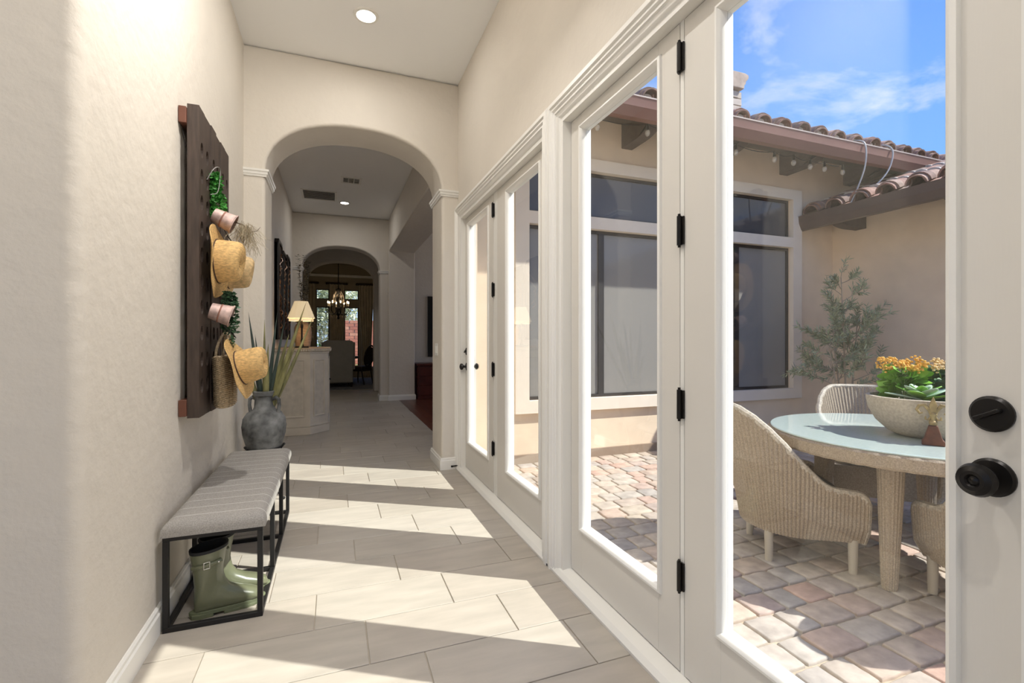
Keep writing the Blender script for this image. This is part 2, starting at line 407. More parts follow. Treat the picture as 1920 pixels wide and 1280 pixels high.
TH = [(XR-.03, 0), (XR-.03, .012), (XR-.012, .030), (XR+.03, .036), (XR+.14, .030), (XR+.20, -.03), (XR+.20, -.1), (XR, -.1)]
struct('trim_12', MB().prism(TH, lambda x, z, b: Vector((x, b, z)), OA[0]-.12, YA0-.005), TRIM, 'white threshold under the far glazed pair', 'threshold')
struct('trim_13', MB().prism(TH, lambda x, z, b: Vector((x, b, z)), OB[0]-.12, OB[1]+.12), TRIM, 'white threshold under the near glazed pair', 'threshold')

# =================================================================== GLAZED DOORS
DX0, DX1 = XR+.048, XR+.093
ZG0, ZG1 = .288, 2.30
def leafdoor(name, y0, y1, g0, g1, label, cat, hinge=None, knob=None):
    R = thing(name, label, cat, ((DX0+DX1)/2, (y0+y1)/2, .036), kind='structure')
    zt = ZH-.024; zb = .04
    part('stile', MB().box(DX0, DX1, y0, g0, zb, zt), DOORP, R, .002, True)
    part('stile', MB().box(DX0, DX1, g1, y1, zb, zt), DOORP, R, .002, True)
    part('rail', MB().box(DX0, DX1, g0, g1, zb, ZG0), DOORP, R, .001, True)
    part('rail', MB().box(DX0, DX1, g0, g1, ZG1, zt), DOORP, R, .001, True)
    bp = [(-.022, 0), (-.018, -.009), (-.008, -.012), (0, -.006), (.006, .004), (.006, .022), (-.022, .022)]
    path = [(g0, ZG0), (g1, ZG0), (g1, ZG1), (g0, ZG1)]
    part('glazing_bead', MB().sweep(path, [(a, DX0+b) for a, b in bp], YZ, True), TRIM, R, 0, True, label='white moulded bead around the glass')
    part('glazing_bead', MB().sweep(path, [(a, DX1-b) for a, b in bp], YZ, True), TRIM, R, 0, True)
    xm = (DX0+DX1)/2
    part('glass_pane', MB().box(xm-.003, xm+.003, g0-.005, g1+.005, ZG0-.005, ZG1+.005), GLASS, R, 0, True, label='clear glass pane', smooth=False)
    if hinge is not None:
        for z in (2.245, 1.625, 1.005, .39):
            hb = MB().cyl((DX0-.012, hinge, z-.052), (DX0-.012, hinge, z+.052), .0085, n=12)
            hb.cyl((DX0-.012, hinge, z+.052), (DX0-.012, hinge, z+.06), .005, n=8).cyl((DX0-.012, hinge, z-.06), (DX0-.012, hinge, z-.052), .005, n=8)
            hb.box(DX0-.008, DX0-.001, hinge-.016, hinge+.016, z-.05, z+.05)
            part('hinge', hb, BLACK, R, 0, True, label='black hinge')
    if knob is not None:
        zk, zd = .975, 1.095
        if knob > 3: zk, zd = .985, 1.127
        T = Matrix.Translation((DX0, knob, zk)) @ Matrix.Rotation(-PI/2, 4, 'Y')
        k = part('knob_plate', MB().lathe([(.0, 0), (.036, 0), (.036, .004), (.032, .008), (.0, .010)], 32, caps=False).xf(T), BLACK, R, 0, True, label='black round knob plate')
        kb = MB().lathe([(.012, .008), (.011, .030), (.016, .034), (.028, .042), (.031, .052), (.027, .062), (.018, .067), (.012, .066), (.009, .062), (.006, .064), (.0, .065)], 32, caps=False).xf(T)
        part('knob', kb, BLACK, R, 0, True, label='black round door knob')
        T2 = Matrix.Translation((DX0, knob, zd)) @ Matrix.Rotation(-PI/2, 4, 'Y')
        part('deadbolt_plate', MB().lathe([(.0, 0), (.034, 0), (.034, .005), (.029, .010), (.0, .011)], 32, caps=False).xf(T2), BLACK, R, 0, True, label='black round deadbolt plate')
        tb = MB().box(-.004, .004, -.022, .022, 0, .018).xf(T2 @ Matrix.Translation((0, 0, .008)) @ Matrix.Rotation(.5, 4, 'Z'))
        part('thumb_turn', tb, BLACK, R, .003, True)
        if knob > 3:
            T3 = Matrix.Translation((DX1, knob, zk)) @ Matrix.Rotation(PI/2, 4, 'Y')
            part('outer_knob', MB().lathe([(.012, .0), (.011, .030), (.028, .042), (.031, .052), (.02, .066), (.0, .067)], 24, caps=False).xf(T3), BLACK, R, 0, True)
    return R
leafdoor('door_1', 3.53, 4.362, 3.66, 4.265, 'far white glazed door with black knob beside the arch', 'door', hinge=3.512, knob=4.318)
leafdoor('window_1', 2.495, 3.435, 2.636, 3.214, 'fixed white glazed panel next to the far glazed door', 'window')
leafdoor('window_2', 1.391, 2.226, 1.511, 2.114, 'fixed white glazed panel hinged beside the near glazed door', 'window')
leafdoor('door_2', .464, 1.366, .592, 1.196, 'near white glazed door with black knob, deadbolt and four black hinges', 'door', hinge=1.379, knob=.522)
# door stop
solo('door_stop', MB().cyl((1.06, 4.44, .03), (1.135, 4.40, .045), .006, n=10).cyl((1.05, 4.446, .028), (1.06, 4.44, .03), .010, n=10), BLACK,
     'small black door stop at the foot of the far glazed door', 'door stop')

# =================================================================== LIGHT FIXTURES
LAMPW = M('lamp_lens', (1, 1, 1), .5, emis=(1, .95, .86), estr=6)
def downlight(x, y, power, label, rad=.085, z=H, tilt=0):
    R = thing('downlight', label, 'ceiling light', (x, y, z-.012), group='recessed ceiling lights')
    part('trim_ring', MB().lathe([(rad*.82, .012), (rad*.82, .002), (rad*.9, 0), (rad*1.05, .004), (rad*1.1, .012)], 40, caps=False), TRIM, R)
    part('lens', MB().lathe([(rad*.83, .006), (rad*.83, .009)], 40), LAMPW, R)
    L = bpy.data.lights.new('downlight_lamp', 'AREA'); L.shape = 'DISK'; L.size = rad*1.6; L.energy = power; L.color = (1, .97, .93); L.spread = PI
    lo = bpy.data.objects.new('lamp', L); COL.objects.link(lo); lo.parent = R; lo.location = (0, 0, -.004-.05*bool(tilt)); lo.rotation_euler = (0, tilt, 0)   # tilted only on unseen cans added to brighten the left wall
    return R
CANS = [(.228, 3.75, 5, 'round recessed ceiling light in front of the near arch'), (.18, 9.01, 4.2, 'round recessed ceiling light past the air grille, before the second arch'),
        (.228, 1.95, 31, 'unseen ceiling light above the near glazed door, added to brighten the left wall'), (-1.4, .2, 4, 'unseen ceiling light added as fill in the foyer'),
        (-1.4, -1.9, 5, 'unseen ceiling light added as fill near the foyer entry'), (.228, .15, 26, 'unseen ceiling light on the blank foyer wall side, added to brighten the left wall')]  # first two cans are visible; the other four are added fill lights
for i, c in enumerate(CANS): downlight(*c, tilt=math.radians(41) if i in (2, 5) else 0)
# air grilles
def grille(name, x0, x1, y0, y1, n, label, cross=0):
    R = thing(name, label, 'vent', ((x0+x1)/2, (y0+y1)/2, H-.012)); w = (x1-x0)/2; d = (y1-y0)/2
    part('frame', MB().sweep([(-w, -d), (w, -d), (w, d), (-w, d)], [(0, .012), (0, 0), (.035, .002), (.035, .012)], XY, True), TRIM, R)
    part('backing', MB().box(-w+.03, w-.03, -d+.03, d-.03, .010, .012), M('vent_dark', (.10, .09, .08), .9), R)
    for i in range(n):
        y = -d+.04+(2*d-.08)*(i+.5)/n
        part('slat', MB().box(-w+.03, w-.03, -.010, .010, -.001, .002).xf(Matrix.Translation((0, y, .005)) @ Matrix.Rotation(.5, 4, 'X')), TRIM, R, smooth=False)
    for i in range(cross):
        x = -w+.03+(2*w-.06)*(i+1)/(cross+1)
        part('divider', MB().box(x-.005, x+.005, -d+.03, d-.03, .000, .010), TRIM, R)
    return R
grille('return_air_grille', -.51, .05, 8.40, 8.96, 9, 'large square return air grille in the hall ceiling')
g2 = grille('supply_register', .10, .40, 7.56, 7.86, 6, 'small white supply air register in the hall ceiling', cross=2)
# light switch on the arch jamb
sw = thing('light_switch', 'white light switch on the inner side of the near arch pier', 'switch', (.954, 4.70, 1.14))
part('plate', MB().box(0, .006, -.06, .06, -.06, .06), TRIM, sw, .003)
for yy in (-.025, .025): part('rocker', MB().box(-.004, .001, yy-.016, yy+.016, -.034, .034), TRIM, sw, .002)

# =================================================================== BENCH
bx0, bx1, by0, by1 = -.675, -.298, 2.38, 3.745
t = .022
B = thing('bench', 'long bench with grey pinstriped cushion and black metal frame against the wall', 'bench', ((bx0+bx1)/2, (by0+by1)/2, 0))
ys = [by0+(by1-by0-t)*i/3 for i in range(4)]
for y in ys:
    for x in (bx0, bx1-t): part('leg', MB().box(x, x+t, y, y+t, t, .385), IRON, B, .002, True)
    part('floor_bar', MB().box(bx0, bx1, y, y+t, 0, t), IRON, B, .002, True)
    part('seat_bar', MB().box(bx0, bx1, y, y+t, .385, .385+t), IRON, B, .002, True)
for x in (bx0, bx1-t):
    part('side_rail', MB().box(x, x+t, by0+t, by1-t, 0, t), IRON, B, .002, True)
    part('side_rail', MB().box(x, x+t, by0+t, by1-t, .385, .385+t), IRON, B, .002, True)
# cushion material: pinstripes across the bench
CU = M('bench_fabric', (.335, .315, .29), .95, var=.22, vscale=220, bump=.5, bscale=420, bdist=.001)
n = CU.node_tree; bsdf = n.nodes['Principled BSDF']; src = bsdf.inputs['Base Color'].links[0].from_socket
tcn = n.nodes.new('ShaderNodeTexCoord'); sp = n.nodes.new('ShaderNodeSeparateXYZ'); n.links.new(tcn.outputs['Object'], sp.inputs[0])
m1 = n.nodes.new('ShaderNodeMath'); m1.operation = 'MULTIPLY'; m1.inputs[1].default_value = 1/.105; n.links.new(sp.outputs['Y'], m1.inputs[0])
m2 = n.nodes.new('ShaderNodeMath'); m2.operation = 'FRACT'; n.links.new(m1.outputs[0], m2.inputs[0])
m3 = n.nodes.new('ShaderNodeMath'); m3.operation = 'LESS_THAN'; m3.inputs[1].default_value = .05; n.links.new(m2.outputs[0], m3.inputs[0])
m4 = n.nodes.new('ShaderNodeMath'); m4.operation = 'MULTIPLY'; m4.inputs[1].default_value = .6; n.links.new(m3.outputs[0], m4.inputs[0])
mixs = n.nodes.new('ShaderNodeMixRGB'); mixs.inputs['Color2'].default_value = (.75, .73, .70, 1)
n.links.new(m4.outputs[0], mixs.inputs['Fac']); n.links.new(src, mixs.inputs['Color1']); n.links.new(mixs.outputs[0], bsdf.inputs['Base Color'])
cb = MB(); nx, ny = 24, 48; cx0, cx1, cy0, cy1 = bx0-.006, bx1+.012, by0-.012, by1+.012
for j in range(ny+1):
    for i in range(nx+1):
        u = .5-.5*math.cos(PI*i/nx); v = .5-.5*math.cos(PI*j/ny); x = cx0+(cx1-cx0)*u; y = cy0+(cy1-cy0)*v
        ex = min(u, 1-u)*(cx1-cx0); ey = min(v, 1-v)*(cy1-cy0); R_ = .05
        k = 1
        for q in (ex, ey):
            if q < R_: k = min(k, math.sqrt(max(0, 1-(1-q/R_)**2)))
        cb.v.append(Vector((x, y, .425+.045*k)))
W_ = nx+1
cb.f += [(j*W_+i, j*W_+i+1, (j+1)*W_+i+1, (j+1)*W_+i) for j in range(ny) for i in range(nx)]
rim = [i for i in range(W_)]+[j*W_+nx for j in range(1, ny+1)]+[ny*W_+i for i in range(nx-1, -1, -1)]+[j*W_ for j in range(ny-1, 0, -1)]
k0 = len(cb.v); cb.v += [Vector((cb.v[i].x, cb.v[i].y, .405)) for i in rim]; nr = len(rim)
cb.f += [(rim[i], rim[(i+1) % nr], k0+(i+1) % nr, k0+i) for i in range(nr)]+[tuple(range(k0, k0+nr))]
part('cushion', cb, CU, B, 0, True, ang=75, label='grey pinstriped cushion')

# =================================================================== BOOTS
RUB = M('olive_rubber', (.145, .155, .092), .28, var=.06, vscale=8, coat=.25)
RUBD = M('boot_lining', (.012, .012, .014), .8)
SOLE = M('boot_sole', (.15, .17, .095), .6)
CHROME = M('buckle_metal', (.75, .74, .70), .2, metal=1)
def boot(loc, rz, label):
    R = thing('rain_boot', label, 'boot', loc, rz, group='pair of green rain boots')
    secs = [((.262, .034), (.262, .020), .012), ((.252, .058), (.252, .019), .034), ((.215, .078), (.215, .017), .046), ((.165, .098), (.155, .017), .049), ((.125, .122), (.085, .018), .046),
            ((.108, .15), (.03, .018), .043), ((.102, .175), (-.012, .018), .042), ((.100, .195), (-.014, .075), .046), ((.101, .22), (-.012, .13), .053), ((.106, .25), (-.017, .19), .060),
            ((.113, .285), (-.024, .245), .065), ((.118, .305), (-.030, .288), .067)]
    def ring(a, b, w, k=1.0, nn=24):
        a = Vector((a[0], 0, a[1])); b = Vector((b[0], 0, b[1])); c = (a+b)/2; h = (a-b)/2
        return [c+h*(k*math.cos(2*PI*i/nn))+Vector((0, k*w*math.copysign(abs(math.sin(2*PI*i/nn))**.85, math.sin(2*PI*i/nn)), 0)) for i in range(nn)]
    b = MB(); nn = 24
    for a_, b_, w in secs: b.v += ring(a_, b_, w)
    for j in range(len(secs)-1):
        for i in range(nn): b.f.append((j*nn+i, j*nn+(i+1) % nn, (j+1)*nn+(i+1) % nn, (j+1)*nn+i))
    b.f.append(tuple(range(nn-1, -1, -1)))
    up = part('upper', b, RUB, R, ang=60)
    ln = MB(); a_, b_, w = secs[-1]
    ln.v += ring(a_, b_, w, 1.02)+ring((a_[0]+.001, a_[1]+.012), (b_[0]-.001, b_[1]+.012), w, 1.02)+ring((a_[0], a_[1]+.012), (b_[0], b_[1]+.012), w, .93)+ring(secs[-4][0], secs[-4][1], secs[-4][2], .9)
    for j in range(3):
        for i in range(nn): ln.f.append((j*nn+i, j*nn+(i+1) % nn, (j+1)*nn+(i+1) % nn, (j+1)*nn+i))
    ln.f.append(tuple(range(3*nn, 4*nn)))
    part('collar', ln, RUBD, R, ang=50, label='black collar and lining')
    op = []
    for i in range(40):
        a = 2*PI*i/40; cx = .12+.152*math.cos(a); w = (.040+.012*math.cos(a-.0)) if math.cos(a) > -.2 else .038
        op.append((cx, w*math.sin(a)*1.02))
    part('sole', MB().prism(op, XY, .012, .030), SOLE, R, .003)
    hp = [p for p in op if p[0] < .055]; hp = sorted(hp, key=lambda p: math.atan2(p[1], p[0]-.02))
    hp = [(.06, -.036), (.06, .036), (.01, .036), (-.022, .022), (-.03, 0), (-.022, -.022), (.01, -.036)]
    part('heel', MB().prism(hp, XY, 0, .020), SOLE, R, .002)
    part('tread', MB().prism([(.10, -.04), (.19, -.046), (.245, -.03), (.262, 0), (.245, .03), (.19, .046), (.10, .04)], XY, 0, .014), SOLE, R, .002)
    for s in (-1, 1):
        y = s*.0655
        st = MB().tube([(-.018, s*.03, .232), (.005, s*.055, .241), (.035, y, .246), (.065, s*.0655, .250), (.09, s*.052, .252)], .009, 8).xf(Matrix.Identity(4))
        part('strap', st, RUB, R)
        bk = MB().tube([(.022, y*1.10, .232), (.044, y*1.11, .234), (.044, y*1.11, .262), (.022, y*1.10, .260)], .0022, 6, closed=True)
        part('buckle', bk, CHROME, R, label='silver buckle')
        part('stud', MB().ell((.078, s*.068, .252), .004, .003, .004), CHROME, R)
    return R
boot((-.57, 2.475, 0), math.radians(14), 'green rubber rain boot with buckle, at the near end under the bench')
boot((-.565, 2.605, 0), math.radians(12), 'green rubber rain boot standing behind its mate under the bench')

# =================================================================== RIDDLING RACK
RK = M('rack_wood', (.052, .034, .025), .6, var=.3, vscale=10, bump=.35, bscale=40, stretch=(8, 8, .8))
RKR = M('rack_batten', (.14, .05, .028), .6, var=.2, bump=.2, bscale=30)
ry0, ry1, rz0, rz1 = 2.70, 3.40, .855, 2.38
rack = thing('riddling_rack', 'dark wooden bottle riddling rack with rows of holes on the hallway wall', 'wall rack', (XL+.03, (ry0+ry1)/2, rz0))
fx0, fx1 = -.662, -.612
nb = 6; bw = (ry1-ry0)/nb; rows = [1.008+.1302*i for i in range(10)]
def plank(y0, y1):
    b = MB(); yc = (y0+y1)/2; NN = 16; hw, hh = .026, .037
    def cell(z0, z1, zc):
        base = b.n()
        outer = []
        for i in range(NN):
            a = 2*PI*(i+.5)/NN; c, s_ = math.cos(a), math.sin(a)
            k = 1/max(abs(c), abs(s_)); outer.append((yc+(y1-y0)/2*c*k, (z0+z1)/2+(z1-z0)/2*s_*k))
        # snap corners
        cor = [(y1, z1), (y0, z1), (y0, z0), (y1, z0)]
        for q, i in zip(cor, (NN//8, 3*NN//8, 5*NN//8, 7*NN//8)): outer[i] = q
        inner = [(yc+hw*math.cos(2*PI*(i+.5)/NN), zc+hh*math.sin(2*PI*(i+.5)/NN)) for i in range(NN)]
        for X in (fx1, fx0):
            b.v += [Vector((X, p[0], p[1])) for p in outer]+[Vector((X, p[0], p[1])) for p in inner]
        for i in range(NN):
            j = (i+1) % NN
            b.f.append((base+i, base+j, base+NN+j, base+NN+i)); b.f.append((base+2*NN+i, base+2*NN+j, base+3*NN+j, base+3*NN+i))
            b.f.append((base+NN+i, base+NN+j, base+3*NN+j, base+3*NN+i))
    for zc in rows: cell(zc-.0651, zc+.0651, zc)
    zb, zt = rows[0]-.0651, rows[-1]+.0651
    b.box(fx0, fx1, y0, y1, rz0, zb); b.box(fx0, fx1, y0, y1, zt, rz1)
    for y in (y0, y1): b.add([(fx0, y, zb), (fx1, y, zb), (fx1, y, zt), (fx0, y, zt)], [(0, 1, 2, 3)])
    return b
for i in range(nb):
    pp = plank(ry0+bw*i+.0035, ry0+bw*(i+1)-.0035)
    dxx = random.uniform(-.007, .004); pp.v = [Vector((v.x+dxx, v.y, v.z)) for v in pp.v]
    part('plank', pp, RK, rack, 0, True, smooth=False)
for z0, z1 in ((2.28, 2.36), (.865, .945)): part('batten', MB().box(XL+.002, fx0-.004, ry0-.012, ry1, z0, z1), RKR, rack, .003, True, label='reddish brown batten against the wall')
for y in (ry0+.24, ry1-.1): part('back_rail', MB().box(XL+.004, fx0-.004, y, y+.05, .945, 2.28), RK, rack, .003, True)
part('hanging_wire', MB().tube([(-.69, ry0+.02, 2.26), (-.672, ry0-.004, 2.2), (-.672, ry0+.05, 2.1)], .0012, 6), BLACK, rack, 0, True)

# =================================================================== HATS
STRAW = M('straw', (.62, .40, .16), .75, var=.28, vscale=60, bump=.7, bscale=140, bdist=.003, stretch=(1, 1, 2.5))
STRAWL = M('straw_light', (.66, .47, .24), .75, var=.25, vscale=70, bump=.7, bscale=150, bdist=.003)
BAND = M('hat_band', (.06, .03, .02), .7)
def hat(loc, axis, roll, label, rb=.18, rc=.085, hc=.125, curl=.07, mat=STRAW, tagged=False, dots=False, sq=1.12, lat=.9, bandmat=BAND):
    R = thing('straw_hat', label, 'hat', loc)
    q = Vector(axis).normalized(); up = Vector((0, 0, 1)); u = (up-q*up.dot(q)).normalized(); w = q.cross(u)
    Mx = Matrix((u, w, q)).transposed().to_4x4() @ Matrix.Rotation(roll, 4, 'Z')    # local x up, local z = crown axis
    N = 64; b = MB(); rings = 9
    for side in (0, 1):
        for j in range(rings):
            s_ = j/(rings-1)
            for i in range(N):
                a = 2*PI*i/N; rx = rc*sq+(rb*1.0-rc*sq)*s_; ry = rc+(rb*lat-rc)*s_
                z = curl*s_**1.6*math.sin(a)**2-.012*s_*math.cos(a)**2+.004*math.sin(5*a+1)*s_+(.004 if side else 0)
                b.v.append(Vector((rx*math.cos(a), ry*math.sin(a), z)))
    o2 = rings*N
    for j in range(rings-1):
        for i in range(N):
            k = (i+1) % N; b.f.append((j*N+i, j*N+k, (j+1)*N+k, (j+1)*N+i)); b.f.append((o2+j*N+i, o2+(j+1)*N+i, o2+(j+1)*N+k, o2+j*N+k))
    for i in range(N):
        k = (i+1) % N; e_ = (rings-1)*N; b.f.append((e_+i, e_+k, o2+e_+k, o2+e_+i))
    part('brim', b.xf(Mx), mat, R, ang=70)
    c = MB(); prof = [(1.0, -.002), (1.0, .02), (.97, .5), (.93, .8), (.86, .93), (.70, 1.0), (.45, .985), (.2, .93), (.01, .91)]
    for rr, zz in prof:
        for i in range(N):
            a = 2*PI*i/N; pin = 1
            c.v.append(Vector((rc*sq*rr*math.cos(a)*1.0, rc*rr*math.sin(a)*pin, hc*zz+.012*math.cos(a)*zz)))
    for j in range(len(prof)-1):
        for i in range(N): k = (i+1) % N; c.f.append((j*N+i, j*N+k, (j+1)*N+k, (j+1)*N+i))
    part('crown', c.xf(Mx), mat, R, ang=70)
    bd = MB().tube([(rc*sq*1.01*math.cos(2*PI*i/N), rc*1.01*math.sin(2*PI*i/N), .008) for i in range(N)], .0028, 6, closed=True)
    part('band', bd.xf(Mx), bandmat, R)
    if tagged:   # small black woven label on the crown side that faces the hall
        for nm, m_, hw_, hh_, off in (('label_patch', M('patch_black', (.012, .012, .014), .7), .013, .010, .001),):
            p = MB().box(-hw_, hw_, 0, .002, -hh_, hh_).xf(Matrix.Translation((0, -.0005, 0)))
            T = Matrix.Rotation(PI*1.06, 4, 'Z') @ Matrix.Identity(4)
            a = tagged
            pos = Matrix.Translation((rc*sq*math.cos(a), rc*math.sin(a), hc*.22)) @ Matrix.Rotation(a-PI/2, 4, 'Z')
            part('label_patch', p.xf(Mx @ pos), m_, R, label='small black woven label')
        for k in range(3):
            p = MB().box(-.0085, .0085, .002, .0026, -.0008, .0008).xf(Mx @ pos @ Matrix.Translation((0, 0, (k-1)*.0045)))
            part('label_line', p, M('patch_white', (.8, .8, .8), .7), R)
    if dots:
        for k in range(3):
            p = MB().cyl((0, 0, 0), (0, .003, 0), .0045, n=12).xf(Mx @ Matrix.Translation((rc*sq*.965*math.cos(dots), rc*.965*math.sin(dots), hc*.55)) @ Matrix.Rotation(dots-PI/2, 4, 'Z') @ Matrix.Translation(((k-1)*.017, -.001, 0)))
            part('eyelet', p, BLACK, R)
    return R
hat((-.572, 2.86, 1.645), (1, -.05, .02), 0, 'straw hat with curled brim and small black label, high on the rack', rb=.19, rc=.100, hc=.118, curl=.022, tagged=-PI/2-.1)
hat((-.585, 3.19, 1.635), (1, .0, 0), .3, 'straw hat hung behind the labelled one on the rack', rb=.165, rc=.088, hc=.13, curl=.02, mat=STRAWL)
hat((-.468, 2.86, 1.085), (1, -.1, .30), 0, 'straw hat with eyelets hung over the wicker tote', rb=.165, rc=.082, hc=.13, curl=.012, mat=STRAW, dots=-PI/2+.25, sq=1.1, lat=1.0)

# =================================================================== TOTE BASKET
BASK = M('seagrass', (.50, .39, .25), .8, var=.35, vscale=120, bump=.6, bscale=200, bdist=.003)
bk = thing('wicker_tote', 'woven seagrass tote basket hanging on the lower rack', 'basket', (-.552, 2.97, .875))
b = MB(); NR, NA = 78, 72; hgt = .262
for inner in (0, 1):
    for j in range(NR+1):
        tt = j/NR; k = (.86+.14*tt)*(1-.25*max(0, 1-tt*12)**2)
        for i in range(NA):
            a = 2*PI*i/NA; wv = .0055*math.sin(j*PI*2/3)*(1 if (i//3) % 2 else -1)
            rx = (.052*k-(.006 if inner else 0))+(0 if inner else wv); ry = (.165*k-(.006 if inner else 0))+(0 if inner else wv)
            b.v.append(Vector((rx*math.cos(a), ry*math.sin(a), hgt*tt+(.004 if inner else 0)+.012*abs(math.sin(a))*tt)))
o2 = (NR+1)*NA
for j in range(NR):
    for i in range(NA):
        k = (i+1) % NA; b.f.append((j*NA+i, j*NA+k, (j+1)*NA+k, (j+1)*NA+i)); b.f.append((o2+j*NA+i, o2+(j+1)*NA+i, o2+(j+1)*NA+k, o2+j*NA+k))
for i in range(NA):
    k = (i+1) % NA; b.f.append((NR*NA+i, NR*NA+k, o2+NR*NA+k, o2+NR*NA+i))
b.f += [tuple(range(NA)), tuple(range(o2, o2+NA))]
part('body', b, BASK, bk, ang=60)
for x in (-.03, .03):
    pts = [(x, -.09, .25), (x*.9, -.08, .31), (x*.5, -.045, .37), (x*.2, 0, .395), (x*.5, .045, .37), (x*.9, .08, .31), (x, .09, .25)]
    part('handle', MB().tube(crv(pts, 4), .007, 8), BASK, bk)

# =================================================================== TIN PAILS + TRAILING PLANTS
TIN = M('pink_tin', (.55, .40, .36), .5, metal=.2, var=.35, vscale=30, bump=.2)
def pail(loc, axis, L, r0, r1, label, roll=0):
    R = thing('tin_pail', label, 'pail', loc); q = Vector(axis).normalized().to_track_quat('Z', 'Y').to_matrix().to_4x4()
    part('body', MB().lathe([(.001, 0), (r0, 0), (r1, L), (r1*1.06, L), (r1*1.06, L+.004), (r1*.95, L+.003), (r0*.93, .006), (.001, .006)], 28, caps=False).xf(q), TIN, R)
    part('rim', MB().tube([(r1*1.03*math.cos(2*PI*i/32), r1*1.03*math.sin(2*PI*i/32), L) for i in range(32)], .003, 6, closed=True).xf(q), TIN, R)
    part('band', MB().lathe([(r0+(r1-r0)*.45, L*.42), (r0+(r1-r0)*.45+.003, L*.45), (r0+(r1-r0)*.55, L*.5)], 28, caps=False).xf(q), M('rusty_band', (.30, .14, .10), .7, var=.3, vscale=30), R)
    hp = [(r1*math.cos(PI*i/14), 0, L+.085*math.sin(PI*i/14)) for i in range(15)]
    part('wire_handle', MB().tube(hp, .0018, 6).xf(q @ Matrix.Rotation(.6, 4, 'X')), BLACK, R)
    return R
pail((-.595, 2.90, 1.895), (1, .1, -.45), .10, .038, .050, 'pinkish tin pail tipped on its side with dry moss, above the hats')
pail((-.59, 2.81, 1.385), (1, .1, -.30), .095, .040, .054, 'pinkish tin pail tipped sideways between the hats')
GRN = M('string_green', (.06, .28, .045), .5, var=.4, vscale=30)
GRD = M('vine_green', (.045, .11, .05), .55, var=.4, vscale=30)
def strings(name, starts, length, r, mat, label, nbead=85, loc=None):
    R = thing(name, label, 'plant', loc)
    st = MB(); fo = MB()
    for (sx, sy, sz, L) in starts:
        pts = []
        for i in range(9):
            tt = i/8; pts.append(Vector((sx+.012*math.sin(3*tt+sx*90), sy+.012*math.cos(2.5*tt+sy*70), sz-L*tt)))
        st.tube(pts, .0012, 5)
        for i in range(nbead):
            tt = random.random(); k = min(int(tt*8), 7); p = pts[k].lerp(pts[k+1], tt*8-k)
            a = random.uniform(0, 2*PI); d = Vector((math.cos(a), math.sin(a), random.uniform(-.4, .5)))
            fo.leaf(p, d, random.uniform(.016, .026), .014, up=Vector((random.gauss(0, 1), random.gauss(0, 1), .5)), bend=random.uniform(0, .4), n=2)
    part('stems', st, mat, R, 0, True); part('foliage', fo, mat, R, 0, True, kind='stuff')
    return R
strings('string_plant', [(-.585+random.uniform(-.02, .02), 2.95+random.uniform(-.03, .03), 2.13+random.uniform(-.02, .01), random.uniform(.18, .26)) for _ in range(9)], .2, .02, GRN,
        'bright green string plant hanging from the top rows of the rack', loc=(-.58, 2.95, 1.88))
strings('string_plant', [(-.52+random.uniform(-.02, .03), 2.87+random.uniform(-.03, .03), 1.49+random.uniform(-.03, .01), random.uniform(.1, .27)) for _ in range(10)], .2, .02, GRD,
        'dark green trailing vine spilling from the pail between the hats', loc=(-.52, 2.87, 1.22))
hk = MB()
hk.tube(crv([(-.612, 2.84, 2.06), (-.585, 2.85, 2.12), (-.57, 2.89, 2.145), (-.57, 2.93, 2.13), (-.575, 2.90, 2.02), (-.60, 2.86, 1.99)]), .0022, 8)
solo('wire_hook', hk, M('grey_wire', (.28, .27, .26), .5, metal=.5), 'bent grey wire loop holding the bright green string plant', 'hook')
MOSS = M('dry_moss', (.36, .30, .20), .9, var=.3, vscale=40)
ms = MB()
for i in range(240):
    p = Vector((-.455+random.gauss(0, .02), 2.93+random.gauss(0, .022), 1.85+random.gauss(0, .012))); pts = [p.copy()]
    d = Vector((random.gauss(0, .5), random.gauss(0, .5), -.8)).normalized(); L = random.uniform(.05, .19)
    for k in range(4):
        d = (d+Vector((random.gauss(0, .45), random.gauss(0, .45), random.gauss(-.35, .25)))).normalized(); p = p+d*L/4; pts.append(p.copy())
    ms.tube(pts, .0007, 3, caps=False)
mo = solo('dry_moss', ms, MOSS, 'tuft of dry grey-brown moss spilling from the upper tin pail', 'moss', kind='stuff')
tg = MB().tube([(-.50, 2.92, 1.87), (-.46, 2.94, 1.86), (-.43, 2.96, 1.83), (-.40, 2.97, 1.84), (-.385, 2.98, 1.865)], [.004, .003, .0025, .002, .001], 6)
solo('dry_twig', tg, M('twig', (.10, .07, .05), .8), 'thin bare twig poking out of the dry moss', 'twig')

# =================================================================== AMPHORA
AMP = M('grey_terracotta', (.15, .152, .148), .85, var=.75, vscale=11, bump=.4, bscale=40, detail=8)
ax, ay = -.505, 4.12
am = thing('amphora', 'dark grey clay amphora with two handles behind the bench', 'vase', (ax, ay, .12))
prof = [(.012, .0), (.04, .01), (.055, .06), (.085, .18), (.125, .30), (.150, .39), (.156, .45), (.148, .51), (.12, .555), (.082, .575), (.070, .60), (.066, .66), (.066, .68), (.074, .685), (.076, .715), (.070, .72), (.058, .72), (.055, .66), (.05, .60), (.01, .59)]
part('body', MB().lathe(prof, 48, caps=False), AMP, am, ang=50)
for s in (-1, 1):
    pts = [(s*.066, 0, .655), (s*.095, 0, .672), (s*.118, 0, .655), (s*.122, 0, .61), (s*.114, 0, .565), (s*.108, 0, .535)]
    part('handle', MB().tube(pts, [.013, .014, .014, .013, .014, .016], 10).xf(Matrix.Rotation(-.45, 4, 'Z')), AMP, am)
stn = thing('iron_stand', 'black iron ring stand holding the grey amphora', 'stand', (ax, ay, 0))
